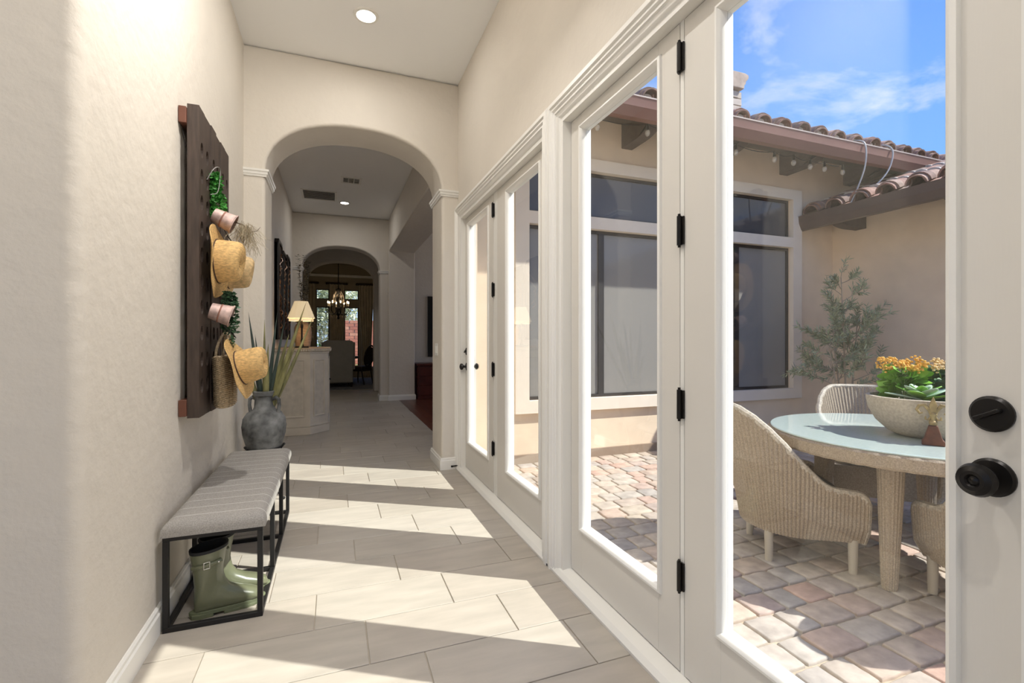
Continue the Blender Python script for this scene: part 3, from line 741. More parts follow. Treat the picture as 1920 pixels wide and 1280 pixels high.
part('ring', MB().tube([(.127*math.cos(2*PI*i/48), .127*math.sin(2*PI*i/48), .405) for i in range(48)], .006, 8, closed=True), IRON, stn)
part('ring', MB().tube([(.062*math.cos(2*PI*i/40), .062*math.sin(2*PI*i/40), .185) for i in range(40)], .005, 8, closed=True), IRON, stn)
for k in range(3):
    a = 2*PI*k/3-.35; c, s = math.cos(a), math.sin(a)
    part('leg', MB().tube([(.15*c, .15*s, .425), (.134*c, .134*s, .405), (.07*c, .07*s, .19), (.10*c, .10*s, .06), (.15*c, .15*s, .012)], .006, 8), IRON, stn)
    part('foot', MB().ell((.15*c, .15*s, .012), .012, .012, .012), IRON, stn)
    part('scroll', MB().ell((.152*c, .152*s, .43), .010, .010, .010), IRON, stn)
LEAFG = M('faux_yucca', (.20, .19, .075), .5, var=.45, vscale=7, stretch=(3, 3, .8))
LEAFD = M('faux_yucca_dark', (.035, .055, .045), .45, var=.4, vscale=6)
yp = thing('yucca_leaves', 'spray of tall sword-shaped leaves standing in the grey amphora', 'plant', (ax, ay, .80))
sw_ = lambda t: min(1, .45+t*1.6)*(1-t**2.2)
for i, (dx_, dy_, L, Wd, be, dk) in enumerate([(-.12, .0, .66, .035, -.06, 1), (-.02, .15, .60, .030, .05, 0), (.10, .05, .66, .034, -.04, 1), (.17, -.02, .62, .030, .06, 1), (.30, .02, .78, .042, .03, 0), (.42, .12, .72, .034, -.10, 0),
                                             (.22, .10, .50, .050, .10, 0), (-.25, .10, .30, .042, .1, 0), (.05, -.12, .42, .05, .10, 0), (.33, -.10, .46, .045, .16, 0), (-.08, -.06, .48, .035, .02, 1)]):
    d = Vector((dx_, dy_, 1)); base_ = Vector((dx_*.08, dy_*.08, -.16))
    lb = MB().leaf(base_, d, L+.16, Wd, up=Vector((-.2, 1, .1)), bend=be, n=10, fold=.12, shape=sw_)
    lo = part('leaf', lb, LEAFD if dk else LEAFG, yp); sm = lo.modifiers.new('thick', 'SOLIDIFY'); sm.thickness = .002

# =================================================================== SIDEBOARD
CAB = M('cream_glaze', (.56, .49, .39), .6, var=.10, vscale=5, bump=.1, bscale=30)
CABP = M('cream_panel', (.50, .44, .35), .65, var=.12, vscale=14)
CABT = M('sideboard_top', (.50, .36, .24), .4, var=.15, vscale=6)
cy0, cy1, cxw, cxf = 6.72, 8.30, -.735, -.075
sb = thing('sideboard', 'cream glazed sideboard with canted corners standing in the hall', 'sideboard', ((cxw+cxf)/2, (cy0+cy1)/2, 0))
def cpoly(e=0): return [(cxw, cy0-e), (-.29, cy0-e), (cxf+e, cy0+.225-e*.4), (cxf+e, cy1-.225+e*.4), (-.29, cy1+e), (cxw, cy1+e)]
part('body', MB().prism(cpoly(), XY, .12, 1.06), CAB, sb, .004, True)
part('plinth', MB().prism(cpoly(.018), XY, 0, .10), CAB, sb, .006, True)
part('plinth_moulding', MB().prism(cpoly(.010), XY, .10, .13), CAB, sb, .008, True)
part('cornice', MB().prism(cpoly(.012), XY, 1.055, 1.085), CAB, sb, .006, True)
part('top', MB().prism(cpoly(.030), XY, 1.085, 1.128), CABT, sb, .008, True)
gd = MB()
edge = [(cxw, cy0-.03), (-.29, cy0-.03), (cxf+.03, cy0+.213), (cxf+.03, cy1-.213)]
for a, c in zip(edge[:-1], edge[1:]):
    a = Vector((*a, 1.085)); c = Vector((*c, 1.085)); L = (c-a).length; nn = max(2, int(L/.028))
    for i in range(nn): p = a.lerp(c, (i+.5)/nn); gd.ell(p+Vector((0, 0, .012)), .012, .012, .016, 8, 5)
part('gadroon_edge', gd, CAB, sb, 0, True, kind='stuff', label='carved rope edge under the top')
def panel(p0, p1, z0, z1, nm='panel'):
    p0 = Vector((*p0, 0)); p1 = Vector((*p1, 0)); d = (p1-p0).normalized(); L = (p1-p0).length; nrm = Vector((d.y, -d.x, 0))
    to3 = lambda u, z, b: p0+d*u+nrm*b+Vector((0, 0, z))
    part(nm, MB().prism([(.07, z0), (L-.07, z0), (L-.07, z1), (.07, z1)], to3, .0, .004), CABP, sb, .0, True)
    part('panel_moulding', MB().sweep([(.06, z0-.01), (L-.06, z0-.01), (L-.06, z1+.01), (.06, z1+.01)], [(0, 0), (0, .010), (.010, .013), (.022, .006), (.022, 0)], to3, True), CAB, sb, 0, True)
panel((cxw, cy0), (-.29, cy0), .24, .97); panel((-.29, cy0), (cxf, cy0+.225), .24, .97)
yy = cy0+.225; w3 = (cy1-.225-yy)/2
for i in range(2): panel((cxf, yy+w3*i), (cxf, yy+w3*(i+1)), .24, .97, 'door')
for s in (-1, 1): part('knob', MB().ell((cxf+.022, yy+w3+s*.035, .66), .012, .012, .012), IRON, sb, 0, True)

# lamp
SHADE = M('lamp_shade', (.80, .74, .60), .8, emis=(1, .72, .38), estr=.32)
BRZ = M('bronze', (.018, .013, .010), .5, metal=.5)
lx, ly, lz = -.405, 7.0, 1.128
lp = thing('table_lamp', 'bronze swing-arm table lamp with pleated cream shade on the sideboard', 'lamp', (lx, ly, lz))
part('base', MB().box(-.085, .085, -.085, .085, 0, .022), BRZ, lp, .004)
part('post', MB().lathe([(.03, .022), (.022, .04), (.014, .07), (.016, .10), (.011, .13), (.012, .26), (.018, .28), (.018, .31), (.011, .33), (.010, .44), (.014, .445), (.001, .452)], 20, caps=False), BRZ, lp)
part('swing_arm', MB().tube([(0, 0, .35), (-.08, .05, .35), (-.08, .09, .35), (-.01, .05, .37), (-.01, .05, .47)], .007, 8), BRZ, lp)
part('socket', MB().cyl((-.01, .05, .40), (-.01, .05, .47), .014, n=12), BRZ, lp)
shc = Vector((-.01, .05, 0))
def shade(z0, z1, r0, r1, nm):
    b = MB(); N = 72
    for (z, rr) in ((z0, r0), (z1, r1), (z1, r1-.004), (z0, r0-.004)):
        for i in range(N): a = 2*PI*i/N; k = rr*(1+(.012 if i % 6 < 3 else -.006)); b.v.append(shc+Vector((k*math.cos(a), k*math.sin(a), z)))
    for j in range(4):
        for i in range(N): k = (i+1) % N; q = (j+1) % 4; b.f.append((j*N+i, j*N+k, q*N+k, q*N+i))
    return part(nm, b, SHADE, lp, label='pleated cream shade')
shade(.40, .63, .172, .085, 'shade'); shade(.362, .40, .155, .150, 'shade_skirt')
pl = bpy.data.lights.new('table_lamp_bulb', 'POINT'); pl.energy = 1.6; pl.color = (1, .74, .45); pl.shadow_soft_size = .03
po = bpy.data.objects.new('bulb', pl); COL.objects.link(po); po.parent = lp; po.location = (-.01, .05, .52)
# jar with twigs
JAR = M('banded_jar', (.42, .29, .19), .8, var=.25, vscale=10, bump=.4, stretch=(1, 1, 6))
solo('storage_jar', MB().lathe([(.07, 0), (.095, .01), (.112, .10), (.118, .2), (.112, .28), (.09, .33), (.075, .345), (.08, .365), (.065, .365), (.06, .33), (.01, .30)], 40, c=(-.415, 7.42, 1.128), caps=False), JAR,
     'rough tan banded jar behind the bronze lamp', 'jar')
tw_ = thing('twig_spray', 'tall spray of leafy dried twigs rising from the tan jar', 'plant', (-.415, 7.42, 1.44))
TWG = M('dry_stem', (.20, .16, .10), .8); TWL = M('dry_leaf', (.12, .105, .06), .7, var=.4, vscale=20)
fo = MB()
for i in range(9):
    d = Vector((random.uniform(-.05, .16), random.uniform(-.12, .12), 1)); L = random.uniform(.55, 1.02); pts = []
    for k in range(7): tt = k/6; pts.append(Vector((d.x*L*tt+.03*math.sin(4*tt+i), d.y*L*tt+.03*math.cos(3*tt+i), -.08+(L+.08)*tt)))
    part('stem', MB().tube(pts, [.003*(1-k/8) for k in range(7)], 5), TWG, tw_)
    for k in range(110):
        tt = random.uniform(.05, 1); q = min(int(tt*6), 5); p = pts[q].lerp(pts[q+1], tt*6-q); a = random.uniform(0, 2*PI)
        fo.leaf(p, (math.cos(a), math.sin(a), .4), random.uniform(.03, .055), .022, n=2)
for i in range(60):
    a = random.uniform(0, 2*PI); p = Vector((.10+random.gauss(0, .03), random.gauss(0, .05), random.uniform(-.2, .25))); fo.leaf(p, (math.cos(a), math.sin(a), -.2), .05, .02, n=2)
part('foliage', fo, TWL, tw_, kind='stuff')

# wall art triptych
ART = M('art_frame', (.012, .009, .008), .35); ARTM = M('art_metal', (.25, .13, .07), .35, metal=.6, var=.5, vscale=9); ARTI = M('art_ground', (.045, .028, .022), .5, var=.5, vscale=8)
for i, (ya, yb, lab) in enumerate([(6.98, 7.52, 'dark tall wall panel with metal relief, nearest the arch pier'), (7.62, 8.16, 'dark tall wall panel with metal relief, middle one of three'), (8.26, 8.80, 'dark tall wall panel with metal relief, nearest the second arch')]):
    R = thing('wall_panel', lab, 'wall art', (-.735, (ya+yb)/2, 1.24), group='three dark panels above the sideboard')
    w = (yb-ya)/2; h = 1.28+(.07 if i != 1 else .02)
    part('backing', MB().prism([(-w, 0), (w, 0), (w, h-.06), (w-.05, h), (-w+.05, h), (-w, h-.06)], lambda y, z, b: Vector((b, y, z)), .0, .035), ARTI, R, .003)
    part('frame', MB().sweep([(-w, 0), (w, 0), (w, h-.06), (w-.05, h), (-w+.05, h), (-w, h-.06)], [(0, 0), (0, .05), (.05, .055), (.05, 0)], lambda y, z, b: Vector((b, y, z)), True), ART, R)
    for k in range(5):
        pts = []
        for q in range(14): tt = q/13; pts.append((.045+.012*math.sin(q), (w-.1)*math.sin(3.2*tt+k*1.3), .15+.2*k+.25*tt))
        part('scroll', MB().tube(pts, .010, 6), ARTM, R)

# =================================================================== GREAT ROOM BITS
CH = M('red_chest', (.09, .018, .012), .3, var=.25, vscale=6)
ch = thing('chest', 'dark red wooden chest standing in the cherry-floored room', 'chest', (2.05, 10.15, 0))
part('body', MB().box(-.42, .42, -.28, .28, .06, .70), CH, ch, .006); part('top', MB().box(-.45, .45, -.31, .31, .70, .745), CH, ch, .008); part('plinth', MB().box(-.43, .43, -.29, .29, 0, .06), CH, ch, .006)
for k in range(3): part('drawer', MB().box(-.39, .39, -.295, -.28, .09+.2*k, .27+.2*k), CH, ch, .004)
for k in range(3): part('drawer_end', MB().box(-.43, -.42, -.24, .24, .09+.2*k, .27+.2*k), CH, ch, .004)
tv = thing('black_panel', 'black framed panel hung above the red chest', 'panel', (2.45, 10.655, .86))
part('screen', MB().box(-.48, .48, -.035, -.005, 0, 1.35), M('black_gloss', (.006, .006, .007), .3), tv, .004)
part('frame', MB().sweep([(-.48, 0), (.48, 0), (.48, 1.35), (-.48, 1.35)], [(0, -.005), (0, -.045), (.03, -.045), (.03, -.005)], XZ, True), ART, tv)

# =================================================================== DINING ROOM
dw = [(-.54, -.14), (.32, .77)]
holes = [(a, b_, .31, 2.31) for a, b_ in dw]+[(a, b_, 2.55, 2.88) for a, b_ in dw]+[(1.02, 1.4, .31, 2.31)]
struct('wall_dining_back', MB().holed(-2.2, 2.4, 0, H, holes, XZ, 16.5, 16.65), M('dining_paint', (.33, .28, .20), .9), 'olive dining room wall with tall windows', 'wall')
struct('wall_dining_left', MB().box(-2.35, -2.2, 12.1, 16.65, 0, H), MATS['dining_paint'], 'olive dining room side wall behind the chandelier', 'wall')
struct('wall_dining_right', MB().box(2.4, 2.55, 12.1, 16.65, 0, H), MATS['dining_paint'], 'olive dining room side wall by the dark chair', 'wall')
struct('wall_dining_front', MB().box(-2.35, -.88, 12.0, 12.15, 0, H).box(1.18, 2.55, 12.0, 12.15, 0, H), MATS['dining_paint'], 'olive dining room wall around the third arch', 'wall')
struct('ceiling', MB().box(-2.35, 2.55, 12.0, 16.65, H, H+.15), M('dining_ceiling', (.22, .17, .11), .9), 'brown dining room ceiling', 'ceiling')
struct('trim_14', MB().box(-2.2, 2.4, 16.44, 16.5, 3.28, 3.36), CEIL, 'pale crown band high on the dining room wall', 'moulding', bevel=.01)
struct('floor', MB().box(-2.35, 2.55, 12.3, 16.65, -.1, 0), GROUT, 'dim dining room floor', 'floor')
solo('dining_rug', MB().box(-1.6, 1.9, 12.45, 15.9, 0, .012), M('rug_grey', (.20, .20, .21), .95, var=.3, vscale=12), 'grey patterned rug under the dining chairs', 'rug')
WFR = M('window_frame_dark', (.10, .085, .065), .6)
for i, (a, b_) in enumerate(dw+[(1.02, 1.4)]):
    lab = ['tall dining room window behind the lamp', 'tall dining room window right behind the chandelier', 'narrow dining room window half hidden by the curtain'][i]
    R = thing('window_%d' % (i+4 if i < 2 else 7), lab, 'window', ((a+b_)/2, 16.57, .31), kind='structure'); w = (b_-a)/2
    for nm, z0, z1 in [('frame', 0, 2.0)]+([('transom_frame', 2.24, 2.57)] if i < 2 else []):
        part(nm, MB().sweep([(-w, z0), (w, z0), (w, z1), (-w, z1)], [(0, -.03), (.03, -.03), (.03, .03), (0, .03)], XZ, True), WFR, R)
        part('glass_pane', MB().box(-w+.02, w-.02, -.003, .003, z0+.02, z1-.02), GLASS, R)
CURT = M('curtain', (.52, .46, .35), .9, var=.1, vscale=5); RODM = M('dark_rod', (.02, .012, .010), .5)
def curtain(x0, x1, tie, label):
    R = thing('curtain', label, 'curtain', ((x0+x1)/2, 16.36, .01)); w = x1-x0; N = 60; b = MB(); Zs = [0, .6, 1.0, 1.6, 2.4, 3.02]
    for side in (0, 1):
        for z in Zs:
            k = 1-tie*(max(0, 1-abs(z-.9)/1.4))
            for i in range(N+1):
                u = i/N-.5; b.v.append(Vector((u*w*k+tie*.15*(1-k), .03*math.sin(u*2*PI*w/.09)+.005*side, z)))
    n1 = N+1; o2 = len(Zs)*n1
    for j in range(len(Zs)-1):
        for i in range(N): b.f.append((j*n1+i, j*n1+i+1, (j+1)*n1+i+1, (j+1)*n1+i)); b.f.append((o2+j*n1+i, o2+(j+1)*n1+i, o2+(j+1)*n1+i+1, o2+j*n1+i+1))
    part('fabric', b, CURT, R, ang=80)
    part('rod', MB().cyl((-w/2-.06, 0, 3.04), (w/2+.06, 0, 3.04), .028, n=12), RODM, R)
    for s in (-1, 1): part('finial', MB().ell((s*(w/2+.08), 0, 3.04), .04, .04, .04), RODM, R)
curtain(-.13, .31, .1, 'beige curtain panel between the two chandelier windows')
curtain(.78, 1.22, .35, 'beige curtain panel gathered beside the dark dining chair')
curtain(-1.0, -.56, .1, 'beige curtain panel behind the twig spray')
# chandelier
cx_, cy_ = .12, 14.3
cd = thing('chandelier', 'dark iron chandelier with candle bulbs and crystals in the dining room', 'chandelier', (cx_, cy_, 1.82))
part('rod', MB().cyl((0, 0, .85), (0, 0, H-1.82-.0), .012, n=8), IRON, cd); part('canopy', MB().lathe([(.01, H-1.82-.08), (.07, H-1.82-.03), (.075, H-1.82)], 20), IRON, cd)
part('column', MB().lathe([(.01, 0), (.04, .03), (.02, .08), (.05, .14), (.03, .22), (.06, .30), (.025, .42), (.05, .55), (.02, .7), (.06, .78), (.08, .84), (.01, .88)], 16), IRON, cd)
FLAME = M('flame_bulb', (1, .9, .7), .5, emis=(1, .75, .45), estr=9); CAND = M('candle', (.75, .66, .5), .6)
CRY = M('crystal', (.75, .62, .48), .08, metal=.0, coat=1)
for k in range(8):
    a = 2*PI*k/8+.2; c, s = math.cos(a), math.sin(a)
    part('arm', MB().tube(crv([(.03*c, .03*s, .30), (.10*c, .10*s, .16), (.22*c, .22*s, .14), (.32*c, .32*s, .22), (.335*c, .335*s, .32), (.28*c, .28*s, .36)], 4), .011, 6), IRON, cd)
    cdl = part('candle', MB().cyl((.28*c, .28*s, .36), (.28*c, .28*s, .44), .013, n=8), CAND, cd)
    part('flame_bulb', MB().ell((.28*c, .28*s, .475), .015, .015, .035, 8, 6), FLAME, cdl)
    part('crystal', MB().ell((.20*c, .20*s, .07), .012, .012, .035, 6, 4), CRY, cd)
    part('crystal', MB().ell((.13*c, .13*s, .66), .014, .014, .05, 6, 4), CRY, cd)
    part('crystal', MB().ell((.15*c, .15*s, .50), .014, .014, .05, 6, 4), CRY, cd)
    part('crystal_strand', MB().tube([(.05*c, .05*s, .82), (.14*c, .14*s, .66), (.16*c, .16*s, .5), (.27*c, .27*s, .40)], .005, 5), CRY, cd)
pl = bpy.data.lights.new('chandelier_glow', 'POINT'); pl.energy = 5; pl.color = (1, .78, .5); pl.shadow_soft_size = .25
po = bpy.data.objects.new('bulb_light', pl); COL.objects.link(po); po.parent = cd; po.location = (0, 0, .62)
# slipcovered host chair, back to us
SLIP = M('slipcover', (.42, .39, .33), .95, var=.06, vscale=8, bump=.2)
hc = thing('host_chair', 'tall wing-backed dining chair in a grey-beige slipcover', 'chair', (.11, 13.05, .012))
w = .38
part('backrest', MB().prism([(-w+.03, .12), (w-.03, .12), (w-.02, .6), (w, 1.12), (w-.03, 1.19), (w-.12, 1.215), (-w+.12, 1.215), (-w+.03, 1.19), (-w, 1.12), (-w+.02, .6)], lambda x, z, b: Vector((x, b-.10*max(0, z-.4), z)), -.06, .06), SLIP, hc, .025, seg=3)
for s in (-1, 1): part('wing', MB().prism([(.05, .45), (.62, .45), (.62, .62), (.30, .68), (.16, 1.12), (.0, 1.17)], lambda y, z, b: Vector((b, y-.04, z)), s*w-.03, s*w+.03), SLIP, hc, .02)
part('seat', MB().box(-w+.02, w-.02, .05, .66, .36, .52), SLIP, hc, .03)
part('skirt', MB().box(-w+.02, w-.02, .0, .64, .10, .38), SLIP, hc, .015)
for x in (-w+.06, w-.06):
    for y in (.0, .6): part('leg', MB().cyl((x, y, 0), (x, y, .14), .018, .025, 10), RODM, hc)
def oval_chair(loc, rz, label):
    R = thing('oval_back_chair', label, 'chair', loc, rz)
    part('back_frame', MB().tube([(.21*math.cos(2*PI*i/32), -.02-.06*(math.sin(2*PI*i/32)+1), .78+.28*math.sin(2*PI*i/32)) for i in range(32)], .022, 8, closed=True), RODM, R)
    part('back_pad', MB().lathe([(.001, -.02), (.19, -.015), (.195, 0), (.19, .015), (.001, .02)], 28, sy=1.3, caps=False).xf(Matrix.Translation((0, -.08, .78)) @ Matrix.Rotation(PI/2+.2, 4, 'X')), M('dark_leather', (.03, .022, .02), .5), R)
    part('seat', MB().box(-.24, .24, 0, .46, .42, .50), MATS['dark_leather'], R, .03)
    part('apron', MB().box(-.24, .24, 0, .46, .36, .42), RODM, R, .01)
    for x in (-.21, .21):
        part('leg', MB().tube([(x, .03, .5), (x, .02, .36), (x, -.02, .15), (x, -.06, 0)], .02, 8), RODM, R); part('leg', MB().tube([(x, .43, .38), (x, .45, .15), (x, .44, 0)], [.022, .018, .013], 8), RODM, R)
    return R
oval_chair((.86, 13.75, .012), .9, 'dark oval-backed dining chair beside the gathered curtain')
oval_chair((-.75, 14.2, .012), -1.5, 'dark oval-backed dining chair on the far side of the table')
dt = thing('dining_table', 'dark oval dining table behind the slipcovered chair', 'table', (.11, 14.4, .012))
part('top', MB().lathe([(.9, .70), (.92, .72), (.92, .74), (.9, .755)], 48, sx=.62, sy=1), RODM, dt); part('pedestal', MB().lathe([(.30, 0), (.28, .05), (.09, .12), (.07, .35), (.12, .5), (.08, .62), (.25, .70)], 24), RODM, dt)
fl_ = thing('table_flowers', 'small dark flower arrangement on the dining table', 'plant', (.16, 14.2, .767))
part('vase', MB().lathe([(.04, 0), (.07, .05), (.06, .14), (.035, .18), (.045, .2)], 20), RODM, fl_)
fo = MB()
for i in range(120):
    a = random.uniform(0, 2*PI); p = Vector((random.gauss(0, .08), random.gauss(0, .08), random.uniform(.2, .48))); fo.leaf(p, (math.cos(a), math.sin(a), .3), .06, .03, n=2)
part('foliage', fo, GRD, fl_, kind='stuff')

# garden beyond the dining windows
GW = thing('garden_wall', 'red brick garden wall seen through the dining windows', 'wall', (0, 20.2, -.1))
bm_ = mesh('brick', MB().box(0, .36, 0, .12, 0, .115), M('brick_red', (.42, .16, .11), .9, var=.15, rnd=[(.46, .18, .12), (.38, .14, .10), (.52, .25, .17)]), smooth=False)
part('core', MB().box(.2, 2.6, .03, .2, 0, 2.12), MORTAR, GW)
for r_ in range(17):
    for k in range(6):
        o = bpy.data.objects.new('brick', bm_); COL.objects.link(o); o.parent = GW; o.location = (.2+.4*k+(.2 if r_ % 2 else 0)*.99, .0, .125*r_)
BUSH = M('garden_green', (.12, .22, .06), .7, var=.5, vscale=12); BUSHL = M('garden_pale', (.62, .66, .48), .7, var=.5, vscale=12)
def bush(loc, rx, rz, n_, mat, label, trunk=0):
    R = thing('garden_tree' if trunk else 'garden_shrub', label, 'tree' if trunk else 'shrub', loc); fo = MB()
    for i in range(n_):
        a, b_ = random.uniform(0, 2*PI), random.uniform(-1, 1); q = random.random()**.4; s_ = math.sqrt(1-b_*b_)
        p = Vector((rx*q*s_*math.cos(a), rx*q*s_*math.sin(a), trunk+rz+rz*q*b_)); fo.leaf(p, (random.gauss(0, 1), random.gauss(0, 1), random.gauss(0, .6)), random.uniform(.08, .16)*(1.5 if trunk else 1), .13 if trunk else .06, n=2)
    part('foliage', fo, mat, R, kind='stuff')
    part('stem', MB().tube([(0, 0, 0), (.05, 0, (trunk+rz)*.5), (-.15, 0, trunk+rz)], [.06, .05, .02], 8), M('bark', (.35, .31, .25), .9, var=.3), R)
    if trunk:
        for k in range(4): part('branch', MB().tube([(0, 0, trunk*.5), (-.5+.4*k, .1, trunk*.9), (-1.1+.8*k, .2, trunk+rz*1.1)], [.05, .035, .015], 8), MATS['bark'], R)
    return R
bush((-.75, 18.4, -.1), .95, .62, 2200, BUSH, 'green garden shrub outside the window behind the lamp')
bush((-.6, 22.4, -.1), 2.1, 1.9, 7000, BUSHL, 'pale leafy garden tree outside the dining windows', trunk=1.0)
bush((.55, 18.2, -.1), .3, .3, 160, BUSH, 'low garden shrub in front of the red brick wall')

# =================================================================== COURTYARD
GZ = -.05
FY = 4.60
struct('ground', MB().box(-25, 30, -25, 34, -.40, -.13), M('desert_ground', (.45, .37, .28), .95, var=.2, vscale=1), 'sandy ground around the house', 'ground', local=Vector((0, 0, -.4)))
patio = struct('patio', MB().box(XR+.15, 6.6, -3.2, FY+.05, -.13, GZ-.015), SAND, 'tumbled paver patio of the courtyard', 'patio', local=Vector((3.5, 1, GZ)))
# pavers
RD = .158
sizes = [.135, .180, .222]
pav_me = {}
def paver_mesh(w, d, var):
    k = (w, d, var)
    if k in pav_me: return pav_me[k]
    rng = random.Random(hash((round(w*1000), round(d*1000), var)) & 0xffff); b = MB(); j = .008; N = 16
    out = []
    for i in range(N):
        a = 2*PI*i/N; c, s = math.cos(a), math.sin(a); pw = 14
        k_ = (abs(c)**pw+abs(s)**pw)**(-1/pw); out.append((c*k_*(w/2-.004)+rng.uniform(-1, 1)*.003, s*k_*(d/2-.004)+rng.uniform(-1, 1)*.003))
    for sc, z in ((1, -.03), (1, -.008), (.97, -.002), (.93, 0)):
        for x, y in out: b.v.append(Vector((x-math.copysign(min((1-sc)*.1, abs(x)), x), y-math.copysign(min((1-sc)*.1, abs(y)), y), z)))
    for q in range(3):
        for i in range(N): b.f.append((q*N+i, q*N+(i+1) % N, (q+1)*N+(i+1) % N, (q+1)*N+i))
    b.f.append(tuple(range(3*N, 4*N)))
    pav_me[k] = mesh('paver', b, PAVER, ang=60); pav_me[k]['src'] = 1
    return pav_me[k]
pl_ = []
y = .05; row = 0
while y < FY-.02:
    x = XR+.21+random.uniform(0, .12)
    while x < 6.46:
        w = random.choice(sizes); pl_.append((x+w/2, y+RD/2, w)); x += w+.004
    y += RD+.004; row += 1
Fd = Vector((math.sin(math.radians(20.57)), math.cos(math.radians(20.57))))
def vis(p):
    q = Vector((p[0], p[1])); d = q.dot(Fd); u = (q.x*Fd.y-q.y*Fd.x)/max(d, .01)*890+960
    return d > .5 and 880 < u < 1800
cand = sorted([p for p in pl_ if vis(p)], key=lambda p: p[0]**2+p[1]**2)
near = set(cand[:300])
rest = MB()
for p in pl_:
    z = GZ+random.uniform(-.002, .002); rot = random.uniform(-.012, .012); me = paver_mesh(p[2], RD, random.randrange(3))
    if p in near:
        o = bpy.data.objects.new('paver', me); COL.objects.link(o); o.parent = patio; o.location = Vector((p[0], p[1], z))-patio.location; o.rotation_euler = (0, 0, rot)
    else:
        T = Matrix.Translation((p[0], p[1], z)) @ Matrix.Rotation(rot, 4, 'Z'); k0 = rest.n()
        rest.v += [T @ v.co for v in me.vertices]; rest.f += [tuple(k0+i for i in f.vertices) for f in me.polygons]
PAV2 = M('paver_mixed', (.45, .37, .30), .85, var=.22, vscale=3.5, bump=.35, bscale=120, detail=1)
part('pavers', rest, PAV2, patio, 0, True, ang=60, kind='stuff')

# facade and its window
wx0, wx1 = 1.90, 5.66
HL = (wx0, wx1, .60, 2.45); HT = (wx0, wx1, 2.58, 3.08)
struct('wall_courtyard_back', MB().holed(XR, 9.5, -.13, 3.8, [HL, HT], XZ, FY, FY+.15), STUCCO, 'tan stucco wall across the courtyard around the wide window', 'wall')
struct('wall_hall_outside', MB().box(XR+.15, XR+.17, OA[1]+.0, FY, -.1, 3.9).box(XR+.15, XR+.17, OB[1]+.03, OA[0]-.03, -.1, 3.9).box(XR+.15, XR+.17, -3.3, OB[0]-.03, -.1, 3.9).box(XR+.15, XR+.17, -3.3, FY, ZH, 3.9), STUCCO,
       'tan stucco outer face of the hallway wall', 'wall')
struct('trim_15', MB().box(XR+.13, 6.47, FY-.03, FY, -.13, .04), M('stucco_base', (.30, .22, .16), .9), 'brown weep band at the foot of the courtyard wall', 'base band')
wt = MB().holed(wx0-.155, wx1+.155, .47, 3.21, [HL, HT], XZ, FY-.055, FY+.0)
struct('trim_16', wt, STUCTRIM, 'pale stucco surround of the wide courtyard window', 'window surround')
SCR = glass('sun_screen', tint=(.10, .10, .10), f0=.03, gloss=.05, dust=.7, dcol=(.40, .38, .35))
SCRT = glass('tinted_glass', tint=(.10, .10, .11), f0=.04, gloss=.02, dust=.5, dcol=(.22, .21, .205))
FRM = M('window_frame_bronze', (.045, .04, .038), .45, metal=.3)
wn3 = thing('window_3', 'wide dark screened courtyard window with transom above', 'window', ((wx0+wx1)/2, FY+.06, .60), kind='structure')
xs_ = [wx0, 2.80, 4.77, wx1]
for i in range(3):
    a, b_ = xs_[i], xs_[i+1]
    part('sash', MB().sweep([(a, .60), (b_, .60), (b_, 2.45), (a, 2.45)], [(0, FY+.02), (.035, FY+.02), (.035, FY+.08), (0, FY+.08)], XZ, True), FRM, wn3, 0, True)
    part('screen_pane', MB().box(a+.03, b_-.03, FY+.04, FY+.046, .63, 2.42), SCR, wn3, 0, True, label='dark mesh sun screen')
for a, b_ in ((wx0, 3.78), (3.78, wx1)):
    part('transom_sash', MB().sweep([(a, 2.58), (b_, 2.58), (b_, 3.08), (a, 3.08)], [(0, FY+.02), (.03, FY+.02), (.03, FY+.08), (0, FY+.08)], XZ, True), FRM, wn3, 0, True)
    part('transom_pane', MB().box(a+.025, b_-.025, FY+.04, FY+.046, 2.605, 3.055), SCRT, wn3, 0, True)
# wing wall
WX = 6.47
struct('wall_courtyard_side', MB().box(WX, WX+.2, -3.3, FY, -.13, 3.0), STUCCO, 'tan stucco side wall behind the olive tree', 'wall')
# ---- roofs
SLP = math.tan(math.radians(19))
def cap_mesh(nm, r0, r1, L, th=.016, mat=ROOFT):
    b = MB(); N = 10
    for (rr0, s) in ((0, 0), (th, 1)):
        for (y, rr) in ((0, r0), (L, r1)):
            for i in range(N+1):
                a = PI*i/N; q = rr-rr0; b.v.append(Vector((q*math.cos(a), y, q*math.sin(a)*.92)))
    n1 = N+1
    for i in range(N):
        b.f += [(i, i+1, n1+i+1, n1+i), (2*n1+i, 3*n1+i, 3*n1+i+1, 2*n1+i+1), (i, 2*n1+i, 2*n1+i+1, i+1), (n1+i, n1+i+1, 3*n1+i+1, 3*n1+i)]
    b.f += [(0, n1, 3*n1, 2*n1), (N, 2*n1+N, 3*n1+N, n1+N)]
    return mesh(nm, b, mat, ang=50)
CAPM = cap_mesh('cap_tile', .108, .092, .42); BOOM = cap_mesh('booster_tile', .122, .112, .11)
PANM = cap_mesh('pan_tile', .105, .095, .42)
CAPMM = cap_mesh('mortar_bed', .095, .09, .06, .09, MORTAR)
EY, EZ = 3.95, 3.57
roof = thing('roof', 'clay barrel tile roof with brown gutter over the wide courtyard window', 'roof', (4.5, EY, EZ), kind='structure')
deck = [(EY-.01, EZ-.03), (FY+6, EZ-.03+(6+FY-EY)*SLP), (FY+6, EZ-.12+(6+FY-EY)*SLP), (EY-.01, EZ-.12)]
part('deck', MB().prism(deck, lambda y, z, b: Vector((b, y, z)), XR+.15, 9.6), DARKWOOD, roof, 0, True)
